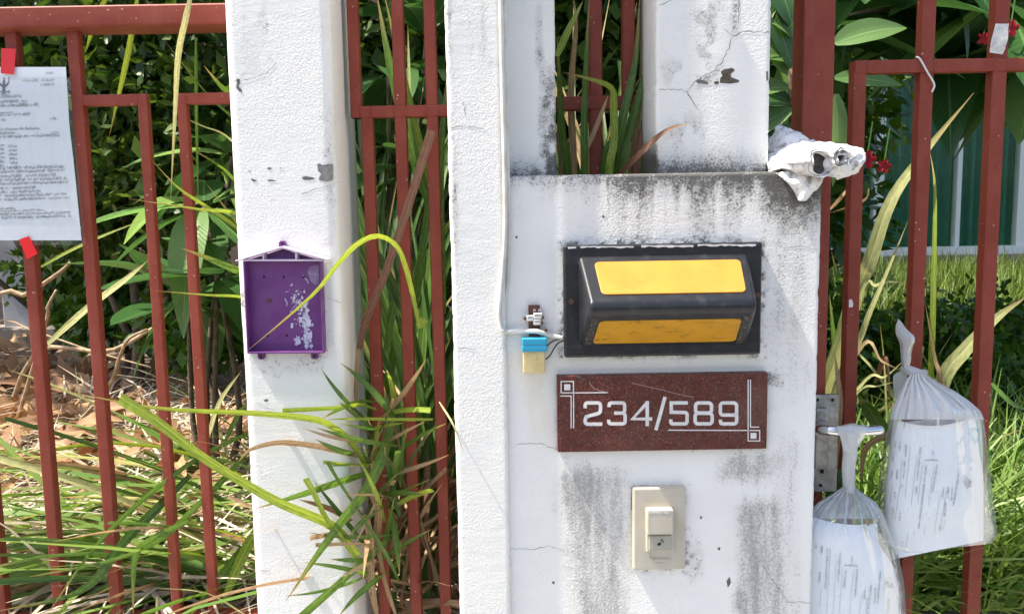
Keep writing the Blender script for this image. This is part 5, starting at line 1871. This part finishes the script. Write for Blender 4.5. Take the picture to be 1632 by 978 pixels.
mid = clump('tall grass clump growing through the bars between the two pillars', (A(640, 978, 1.5).x, 1.5, GZ))
for k in range(135):
    Y = rg.uniform(1.42, 1.95)
    base = (A(rg.uniform(575, 725), 900, Y).x, Y, GZ - 0.02)
    az = rg.uniform(0.1, 3.04)
    mt = M[rg.choice(['blade', 'blade_dark', 'blade_dark', 'blade_dark', 'blade_dark', 'blade_dark'])]
    ln = rg.uniform(0.45, 1.25)
    blade(arch(base, az, rg.uniform(0.02, 0.17), ln, rg.uniform(0.01, 0.12), rg), rg.uniform(0.010, 0.023), mt, mid, rg.random() < 0.2, rg.uniform(-0.7, 0.7), 10)
for k in range(90):           # dead skirts
    Y = rg.uniform(1.33, 1.6)
    base = (A(rg.uniform(580, 720), 900, Y).x, Y, GZ + rg.uniform(0.0, 0.22))
    mt = M[rg.choice(['blade_dry', 'blade_dry', 'blade_brown'])]
    blade(arch(base, rg.uniform(0, 6.283), rg.uniform(0.15, 1.2), rg.uniform(0.15, 0.5), rg.uniform(0.02, 0.25), rg), rg.uniform(0.004, 0.012), mt, mid, rg.random() < 0.5, rg.uniform(-0.8, 0.8), 9)
PB = lambda *a_, **k: px_blade(*a_, **k)
# the arching blade across the mailbox
PB([(668, 520, 1.24), (660, 480, 1.22), (648, 430, 1.19), (632, 392, 1.17), (602, 376, 1.155), (568, 390, 1.15), (535, 425, 1.15), (505, 463, 1.155), (455, 508, 1.165), (396, 557, 1.175)], 11, M['blade_lime'], mid, tw=0.25, fold=0.06, twist=0.5)
PB([(585, 745, 1.22), (560, 705, 1.19), (530, 680, 1.17), (495, 667, 1.16), (400, 658, 1.16), (250, 650, 1.17), (105, 623, 1.19)], 15, M['blade_lime'], mid, tw=0.2)
PB([(572, 886, 1.20), (530, 838, 1.16), (440, 798, 1.13), (330, 733, 1.12), (250, 672, 1.12), (190, 634, 1.13)], 21, M['blade_lime'], mid, cut=True, tw=0.1)
PB([(592, 732, 1.24), (555, 722, 1.19), (500, 710, 1.17), (445, 705, 1.17), (400, 716, 1.18), (380, 735, 1.19)], 12, M['blade_dry'], mid)
PB([(592, 752, 1.23), (540, 768, 1.18), (480, 788, 1.16), (407, 810, 1.17)], 17, M['blade'], mid, tw=0.3)
PB([(627, 665, 1.27), (610, 725, 1.22), (585, 778, 1.18), (545, 830, 1.16), (500, 892, 1.155), (455, 958, 1.16)], 19, M['blade'], mid, tw=0.2)
PB([(622, 856, 1.24), (590, 885, 1.20), (545, 925, 1.17), (480, 982, 1.16)], 14, M['blade'], mid, cut=True)
PB([(568, 890, 1.19), (548, 862, 1.17), (520, 825, 1.15), (500, 785, 1.145), (487, 762, 1.145)], 12, M['blade_lime'], mid, cut=True)
PB([(600, 653, 1.25), (575, 645, 1.19), (530, 650, 1.17), (450, 654, 1.175)], 8, M['blade_lime'], mid, cut=True)
PB([(605, 690, 1.25), (575, 668, 1.19), (550, 648, 1.17), (540, 640, 1.165)], 8, M['blade'], mid)
PB([(600, 640, 1.25), (575, 640, 1.2), (545, 650, 1.18), (512, 667, 1.175)], 12, M['blade'], mid, tw=0.4)
PB([(690, 668, 1.26), (640, 668, 1.22), (570, 667, 1.18), (520, 668, 1.175)], 7, M['blade_lime'], mid)
PB([(590, 740, 1.22), (560, 740, 1.18), (515, 736, 1.17)], 7, M['blade_lime'], mid, cut=True)
PB([(600, 868, 1.22), (560, 866, 1.17), (503, 868, 1.165)], 8, M['blade_dry'], mid, cut=True)
PB([(560, 830, 1.2), (525, 810, 1.17), (475, 795, 1.168)], 14, M['blade_brown'], mid)
PB([(571, 560, 1.26), (585, 505, 1.25), (612, 440, 1.24), (650, 330, 1.24), (688, 208, 1.25)], 15, M['blade_brown'], mid, cut=True)
PB([(567, 640, 1.26), (568, 600, 1.25), (571, 556, 1.25)], 9, M['blade_dry'], mid, cut=True)
PB([(595, 885, 1.22), (603, 820, 1.2), (592, 780, 1.19)], 15, M['blade_dry'], mid, cut=True)
PB([(600, 978, 1.24), (592, 930, 1.21), (590, 860, 1.2), (582, 820, 1.2)], 14, M['blade_dry'], mid, cut=True)
PB([(630, 978, 1.25), (612, 920, 1.22), (600, 850, 1.21)], 9, M['blade_dry'], mid, cut=True)
for pts, w, m_ in (([(690, 340, 1.4), (660, 250, 1.4), (625, 120, 1.42), (600, -10, 1.45)], 20, 'blade'), ([(700, 330, 1.38), (672, 240, 1.38), (640, 110, 1.4), (612, -10, 1.42)], 14, 'blade_lime'),
                   ([(645, 310, 1.42), (652, 170, 1.42), (650, 40, 1.44)], 8, 'blade_pale'), ([(706, 500, 1.36), (700, 300, 1.36), (712, 120, 1.4)], 18, 'blade'), ([(690, 440, 1.38), (695, 300, 1.36), (690, 215, 1.36)], 16, 'blade_lime'),
                   ([(655, 520, 1.4), (670, 420, 1.38), (682, 330, 1.38), (690, 250, 1.4)], 16, 'blade'), ([(615, 560, 1.45), (632, 480, 1.42), (665, 560, 1.4), (680, 620, 1.4)], 16, 'blade'), ([(640, 700, 1.42), (660, 560, 1.4), (610, 420, 1.42), (580, 390, 1.44)], 20, 'blade_dark')):
    PB(pts, w, M[m_], mid, tw=0.2)
rf_ = random.Random(40)
for k in range(46):
    bx, by = rf_.uniform(578, 640), rf_.uniform(640, 930)
    an = math.radians(rf_.choice([rf_.gauss(188, 30), rf_.gauss(150, 25), rf_.gauss(215, 25), rf_.gauss(85, 22), rf_.gauss(20, 30)]))
    L_ = rf_.uniform(45, 150) * (0.8 if math.cos(an) > 0 else 1)
    cv = rf_.uniform(-0.5, 0.5)
    pts, x_, y_ = [], bx, by
    for j in range(6):
        left = x_ < 575
        pts.append((x_, y_, 1.262 - 0.015 * j if math.cos(an) > -0.3 and x_ > 580 else (1.25, 1.20, 1.175, 1.168, 1.165, 1.165)[j]))
        x_ += math.cos(an) * L_ / 5
        y_ -= math.sin(an) * L_ / 5
        an += cv / 5
    PB(pts, rf_.uniform(4, 11), M[rf_.choice(['blade', 'blade', 'blade_lime', 'blade_dark', 'blade', 'blade', 'blade_dry'])], mid, cut=rf_.random() < 0.08, tw=rf_.uniform(-0.5, 0.5))
PB([(664, 520, 1.25), (672, 515, 1.245), (676, 508, 1.245)], 13, M['blade_lime'], mid, cut=True)

opn = clump('grass clump standing in the opening above the number block', (A(965, 978, 1.45).x, 1.45, GZ))
for k in range(60):
    Y = rg.uniform(1.40, 1.6)
    base = (A(rg.uniform(890, 1045), 500, Y).x, Y, GZ - 0.02)
    ln = rg.uniform(0.85, 1.35)
    mt = M[rg.choice(['blade', 'blade', 'blade_dark', 'blade_dark', 'blade_dry'])]
    blade(arch(base, rg.uniform(0.3, 2.84), rg.uniform(0.02, 0.10), ln, rg.uniform(0.0, 0.06), rg), rg.uniform(0.012, 0.022), mt, opn, rg.random() < 0.2, rg.uniform(-0.5, 0.5), 10)
for pts, w, m_ in (([(905, 300, 1.27), (896, 210, 1.27), (891, 120, 1.27), (888, 60, 1.28)], 14, 'blade'), ([(932, 300, 1.26), (931, 200, 1.26), (935, 80, 1.27), (940, -10, 1.28)], 13, 'blade'),
                   ([(970, 300, 1.26), (978, 230, 1.25), (978, 170, 1.25), (974, 140, 1.245), (940, 126, 1.24), (895, 115, 1.25)], 13, 'blade_lime'), ([(975, 300, 1.27), (990, 200, 1.26), (1012, 100, 1.27), (1020, -10, 1.28)], 17, 'blade'),
                   ([(985, 300, 1.27), (1005, 200, 1.27), (1025, 130, 1.27), (1037, 85, 1.27)], 16, 'blade'), ([(1010, 300, 1.28), (1030, 180, 1.28), (1034, 60, 1.28), (1028, -10, 1.3)], 13, 'blade_brown'),
                   ([(1005, 300, 1.3), (1018, 180, 1.3), (1020, 100, 1.3)], 11, 'blade_dry'), ([(960, 280, 1.28), (985, 215, 1.27), (1000, 160, 1.28), (1040, 95, 1.3)], 10, 'blade'), ([(895, 290, 1.3), (890, 230, 1.29), (892, 130, 1.3)], 10, 'blade_dry'),
                   ([(915, 300, 1.32), (910, 150, 1.32), (918, 40, 1.33), (912, -10, 1.34)], 12, 'blade_dry'), ([(888, 90, 1.24), (905, 50, 1.26), (930, 0, 1.3)], 12, 'blade_lime'), ([(935, 240, 1.25), (955, 190, 1.25), (970, 150, 1.26)], 8, 'blade_dry')):
    if pts[0][1] > 265:
        pts = [(pts[0][0], 900, 1.46), (pts[0][0], 600, 1.40)] + pts
    PB(pts, w, M[m_], opn, tw=0.15)
PB([(985, 278, 1.22), (1010, 255, 1.16), (1040, 225, 1.145), (1068, 205, 1.14), (1098, 197, 1.14)], 10, M['blade_brown'], opn, tw=0.3)
PB([(700, 640, 1.15), (722, 676, 1.113), (740, 722, 1.113)], 3, M['blade_pale'], mid)

lft = clump('grass clump leaning over the litter behind the left fence', (A(390, 930, 1.7).x, 1.7, GZ))
for k in range(125):
    Y = rg.uniform(1.55, 2.3)
    base = (A(rg.uniform(365, 480), 880, Y).x, Y, GZ - 0.02)
    az = math.radians(rg.gauss(202, 26))
    ln = rg.uniform(0.25, 0.7)
    mt = M[rg.choice(['blade', 'blade', 'blade_dark', 'blade_lime', 'blade_dark', 'blade_pale', 'blade_dry'])]
    blade(arch(base, az, rg.uniform(0.75, 1.35), ln, rg.uniform(0.05, 0.30), rg), rg.uniform(0.008, 0.017), mt, lft, rg.random() < 0.2, rg.uniform(-0.6, 0.6), 9)
for pts, w, m_ in (([(305, -10, 1.36), (296, 30, 1.355), (284, 90, 1.355), (279, 180, 1.36), (272, 320, 1.37)], 9, 'blade_pale'), ([(222, -20, 1.5), (205, 80, 1.5), (192, 140, 1.5), (174, 218, 1.5)], 8, 'blade_lime'),
                   ([(172, -10, 1.5), (150, 40, 1.5), (136, 85, 1.5)], 8, 'blade_lime'), ([(312, 60, 1.6), (313, 180, 1.6), (316, 330, 1.6)], 5, 'blade'), ([(385, 370, 1.45), (330, 330, 1.4), (285, 300, 1.38), (243, 257, 1.37)], 9, 'blade_lime'),
                   ([(385, 345, 1.42), (320, 334, 1.38), (205, 317, 1.37)], 8, 'blade_lime'), ([(390, 440, 1.42), (340, 415, 1.38), (288, 395, 1.37)], 19, 'blade'), ([(392, 476, 1.42), (330, 470, 1.38), (243, 463, 1.37)], 7, 'blade_lime'),
                   ([(390, 210, 1.6), (330, 150, 1.6), (262, 65, 1.6)], 7, 'blade'), ([(372, 285, 1.5), (340, 258, 1.45), (300, 235, 1.42)], 8, 'blade'), ([(372, 160, 1.5), (350, 135, 1.48), (325, 105, 1.46)], 14, 'blade'),
                   ([(65, 425, 1.5), (110, 400, 1.5), (165, 375, 1.5), (230, 350, 1.52)], 6, 'blade_lime'), ([(75, 548, 1.6), (140, 490, 1.6), (200, 445, 1.6), (236, 415, 1.6)], 13, 'blade_pale'), ([(370, 225, 1.5), (320, 200, 1.5), (275, 180, 1.5)], 4, 'blade_pale'),
                   ([(405, 685, 1.5), (300, 740, 1.42), (170, 850, 1.36), (70, 985, 1.35)], 9, 'blade'), ([(300, 760, 1.45), (200, 860, 1.37), (130, 940, 1.36), (-10, 975, 1.36)], 16, 'blade_dark'), ([(395, 720, 1.5), (320, 800, 1.4), (215, 880, 1.36), (-10, 930, 1.34)], 11, 'blade'),
                   ([(300, 830, 1.38), (240, 860, 1.35), (215, 890, 1.345), (212, 985, 1.345)], 13, 'blade'), ([(400, 860, 1.5), (350, 920, 1.42), (300, 985, 1.4)], 16, 'blade'), ([(410, 840, 1.5), (380, 900, 1.45), (345, 985, 1.42)], 18, 'blade_lime'),
                   ([(360, 700, 1.5), (380, 660, 1.46), (395, 640, 1.45)], 10, 'blade'), ([(330, 700, 1.6), (350, 640, 1.6), (385, 590, 1.55)], 9, 'blade_pale'), ([(190, 660, 1.7), (80, 612, 1.7), (10, 588, 1.7)], 6, 'blade_pale'),
                   ([(250, 950, 1.36), (250, 985, 1.36), (253, 1010, 1.36)], 4, 'blade_pale'), ([(400, 985, 1.4), (330, 945, 1.38), (245, 936, 1.37)], 5, 'blade_pale')):
    if pts[0][0] >= 365 and pts[0][1] < 600:
        pts = [(455, 985, 1.60), (445, pts[0][1] * 0.35 + 640, 1.60), (425, pts[0][1] * 0.8 + 130, 1.58)] + pts
    PB(pts, w, M[m_], lft, tw=0.2)

rgt = clump('long pale grass leaves bending behind the gate bars', (A(1430, 978, 1.5).x, 1.5, GZ))
for pts, w, m_ in (([(1362, 480, 1.45), (1385, 420, 1.42), (1420, 320, 1.40), (1480, 235, 1.42), (1552, 148, 1.45)], 22, 'blade_pale'), ([(1362, 560, 1.42), (1385, 500, 1.4), (1415, 430, 1.4), (1447, 352, 1.42)], 9, 'blade_pale'),
                   ([(1484, 610, 1.42), (1486, 530, 1.4), (1489, 400, 1.4), (1490, 300, 1.42), (1482, 240, 1.45)], 9, 'blade_lime'), ([(1498, 610, 1.4), (1490, 570, 1.4), (1474, 480, 1.4)], 8, 'blade_dry'), ([(1500, 615, 1.40), (1540, 555, 1.38), (1590, 505, 1.38), (1640, 470, 1.4)], 23, 'blade_pale'),
                   ([(1368, 475, 1.44), (1395, 455, 1.42), (1420, 449, 1.42), (1450, 451, 1.44)], 6, 'blade_pale'), ([(1330, 720, 1.27), (1338, 640, 1.26), (1330, 560, 1.27)], 11, 'blade_dry'), ([(1325, 770, 1.26), (1333, 700, 1.25), (1336, 640, 1.25)], 13, 'blade_dry'),
                   ([(1335, 790, 1.28), (1315, 740, 1.27), (1300, 705, 1.27)], 14, 'blade_dark'), ([(1318, 800, 1.28), (1340, 760, 1.27), (1365, 735, 1.28)], 20, 'blade_dark'), ([(1415, 700, 1.4), (1390, 660, 1.38), (1368, 635, 1.38)], 24, 'blade_dark'), ([(1425, 720, 1.38), (1420, 680, 1.38), (1424, 640, 1.4)], 14, 'blade'),
                   ([(1375, 610, 1.5), (1410, 600, 1.48), (1445, 570, 1.5)], 5, 'blade_pale'), ([(1370, 555, 1.45), (1405, 575, 1.42), (1435, 590, 1.42)], 7, 'blade_dry'), ([(1362, 630, 1.45), (1400, 615, 1.42), (1432, 607, 1.42)], 4, 'blade_pale'), ([(1395, 610, 1.5), (1412, 570, 1.48), (1420, 660, 1.46)], 8, 'blade_brown'),
                   ([(1415, 690, 1.36), (1380, 715, 1.35), (1372, 770, 1.36)], 16, 'blade_dry'), ([(1440, 900, 1.33), (1450, 875, 1.31), (1462, 858, 1.30)], 11, 'blade'), ([(1350, 480, 1.6), (1335, 440, 1.6), (1325, 400, 1.6)], 10, 'blade'), ([(1350, 660, 1.5), (1332, 560, 1.5), (1322, 470, 1.52)], 9, 'blade'),
                   ([(1580, 610, 1.5), (1610, 640, 1.48), (1640, 655, 1.5)], 9, 'blade'), ([(1322, 335, 1.5), (1340, 315, 1.45), (1350, 300, 1.45)], 6, 'blade_dry'), ([(1385, 300, 1.45), (1376, 320, 1.42), (1322, 340, 1.42)], 5, 'blade_dry')):
    if pts[0][0] < 1376 and 450 < pts[0][1] < 640:
        pts = [(1262, 985, 1.52), (1275, 760, 1.50)] + pts
    elif 1480 <= pts[0][0] <= 1500 and pts[0][1] > 600:
        pts = [(1490, 850, 1.5), (1490, 740, 1.45)] + pts
    PB(pts, w, M[m_], rgt, tw=0.15)
for k in range(150):
    Y = rg.uniform(1.46, 2.6)
    base = (A(rg.uniform(1300, 1680), 900, Y).x, Y, GZ - 0.02)
    mt = M[rg.choice(['blade', 'blade', 'blade_lime', 'blade_dark', 'blade_pale'])]
    blade(arch(base, rg.uniform(0, 6.283), rg.uniform(0.2, 1.2), rg.uniform(0.25, 0.6), rg.uniform(0.1, 0.35), rg), rg.uniform(0.005, 0.013), mt, rgt, False, rg.uniform(-0.6, 0.6), 8)


# ------------------------------------------------------------------ uncountable ground cover
def grass_stuff(name, label, n, area, hgt, wid, mat, seed, lie=0.0, keep=None, z=GZ, ypow=1.0, dirn=None):
    g_ = np.random.default_rng(seed)
    x = g_.uniform(area[0], area[1], n)
    y = area[2] + (area[3] - area[2]) * g_.random(n) ** ypow
    if keep is not None:
        k = keep(x, y, g_)
        x, y = x[k], y[k]
        n = len(x)
    az = g_.uniform(0, 2 * math.pi, n) if dirn is None else g_.normal(dirn, 0.55, n)
    lean = np.clip(g_.normal(0.35 + lie, 0.25, n), 0, 1.5)
    h = hgt * (0.5 + 0.8 * g_.random(n))
    w = wid * (0.6 + 0.8 * g_.random(n))
    seg = 4
    p = np.stack([x, y, np.full(n, z) + 0.10 * (fbm(x * 2.3, y * 2.3, 3) - 0.5) + (lie > 0.8) * g_.random(n) * 0.05], -1)
    V, sd = [], np.stack([-np.sin(az), np.cos(az), np.zeros(n)], -1)
    sd = sd + g_.normal(0, 0.4, (n, 3))
    for s in range(seg):
        t = s / (seg - 1)
        ww = (w * (1 - t) ** 0.7 / 2 + 0.0004)[:, None]
        V += [p - sd * ww, p + sd * ww]
        d = np.stack([np.cos(az) * np.sin(lean), np.sin(az) * np.sin(lean), np.cos(lean)], -1)
        p = p + d * (h / (seg - 1))[:, None]
        lean = np.clip(lean + 0.3 * g_.random(n), 0, 1.75)
    V = np.stack(V, 1).reshape(-1, 3)
    b0 = np.arange(n)[:, None] * seg * 2
    q = np.concatenate([b0 + np.array([[s * 2, s * 2 + 1, s * 2 + 3, s * 2 + 2]]) for s in range(seg - 1)])
    o = fast_mesh(name, V, q, mat)
    return tag(o, label, 'grass', None, 'stuff')


grass_stuff('lawn_grass', 'bright green lawn grass in front of the right house', 34000, (0.6, 7.5, 2.6, 7.9), 0.34, 0.011, M['lawn'], 5)
grass_stuff('meadow_grass', 'tangled green grass on the ground behind the gate', 17000, (0.4, 2.9, 1.46, 3.2), 0.32, 0.008, M['cut_grass'], 6, 0.35, ypow=1.9)
grass_stuff('cut_grass_swath', 'cut green grass lying behind the left fence', 520, (-1.8, -0.25, 1.50, 2.4), 0.50, 0.016, M['cut_grass'], 7, 1.0,
            lambda x, y, g_: g_.random(len(x)) < np.clip(1.0 - (y - 1.5) * 0.5 + (x + 0.9) * 0.5, 0.05, 1), dirn=math.pi * 1.12)
grass_stuff('straw_litter', 'pale dry straw scattered over the left garden soil', 13000, (-2.8, -0.2, 1.48, 3.2), 0.30, 0.0075, M['straw'], 8, 1.15)
leafcloud('fallen_leaf_litter', None, [(-1.6, 2.8, GZ, 1.2, 1.1, 0.05), (-2.6, 3.4, GZ, 1.0, 0.9, 0.05)], 3000, 0.09, M['leaf_dry'], 50)
bpy.data.objects['fallen_leaf_litter']['label'] = 'small brown leaf litter covering the left garden soil'
bpy.data.objects['fallen_leaf_litter']['category'] = 'leaf litter'

# dry leaves one can count, and cut branches
rd = random.Random(9)
for k in range(130):
    px, py = rd.uniform(-20, 400), rd.uniform(520, 800)
    if rd.random() < 0.6:
        px = rd.uniform(-20, 190)
        py = rd.uniform(530, 740)
    p = AZ(px, py, GZ + 0.05)
    p.z += rd.uniform(0.0, 0.07)
    az = rd.uniform(0, 6.283)
    d = Vector((math.cos(az), math.sin(az), rd.uniform(-0.3, 0.9)))
    o = add_leaf('dry', p, d, (rd.uniform(-1, 1), -0.6, 1), rd.uniform(0.4, 0.95), None, 'dry_leaf', rd)
    gap = sum(px > e for e in (85, 180, 285, 345))
    where = ('left of the second fence bar', 'between the second and third fence bars', 'between the third and fourth fence bars', 'just right of the fourth fence bar', 'hard against the mailbox pillar')[gap]
    far = 'far back' if py < 620 else 'nearer the fence' if py > 700 else 'midway back'
    tag(o, 'curled brown dry leaf %s, %s' % (far, where), 'leaf', 'dry leaves %s, %s' % (far, where))
br = [([(-10, 482, 2.6), (40, 470, 2.6), (75, 448, 2.55), (100, 430, 2.55), (112, 418, 2.55)], 9, 'forked pale dead branch poking up under the notice'),
      ([(72, 520, 2.55), (76, 490, 2.5), (90, 462, 2.5)], 7, 'short upright dead stick beside the second fence bar'),
      ([(60, 560, 2.8), (170, 560, 2.7), (240, 525, 2.6), (262, 515, 2.6)], 8, 'brown branch slanting up to the large leaved plant'),
      ([(172, 618, 2.6), (190, 570, 2.55), (205, 540, 2.5), (235, 525, 2.5)], 7, 'pale bent stick between the second and third bars'),
      ([(-10, 518, 3.0), (60, 530, 2.9), (150, 560, 2.8), (240, 585, 2.7)], 4, 'long thin dead twig crossing the litter'),
      ([(-10, 760, 2.1), (70, 715, 2.1), (190, 770, 2.0), (300, 810, 2.0)], 5, 'pale twig lying low across the cut grass'),
      ([(60, 870, 1.75), (170, 872, 1.7), (330, 812, 1.7)], 5, 'straight pale stick low behind the fence'),
      ([(20, 900, 1.65), (160, 950, 1.62), (300, 940, 1.62)], 6, 'thick pale stick nearest the bottom rail')]
for pts, w, lb in br:
    Y = pts[0][2]
    W_ = [A(*p) for p in pts]
    if W_[0].z > GZ + 0.12:
        W_ = [Vector((W_[0].x - 0.22, W_[0].y + 0.12, GZ + 0.02))] + W_
    P = catmull(W_, 14)
    V, Fc = tube(P, list(np.linspace(w * Y / F / 2, w * Y / F / 3.5, 14)), 7)
    o = put('dead_branch', V, Fc, M['dead_wood'], None, True)
    tag(o, lb, 'branch', 'cut branches behind the left fence')
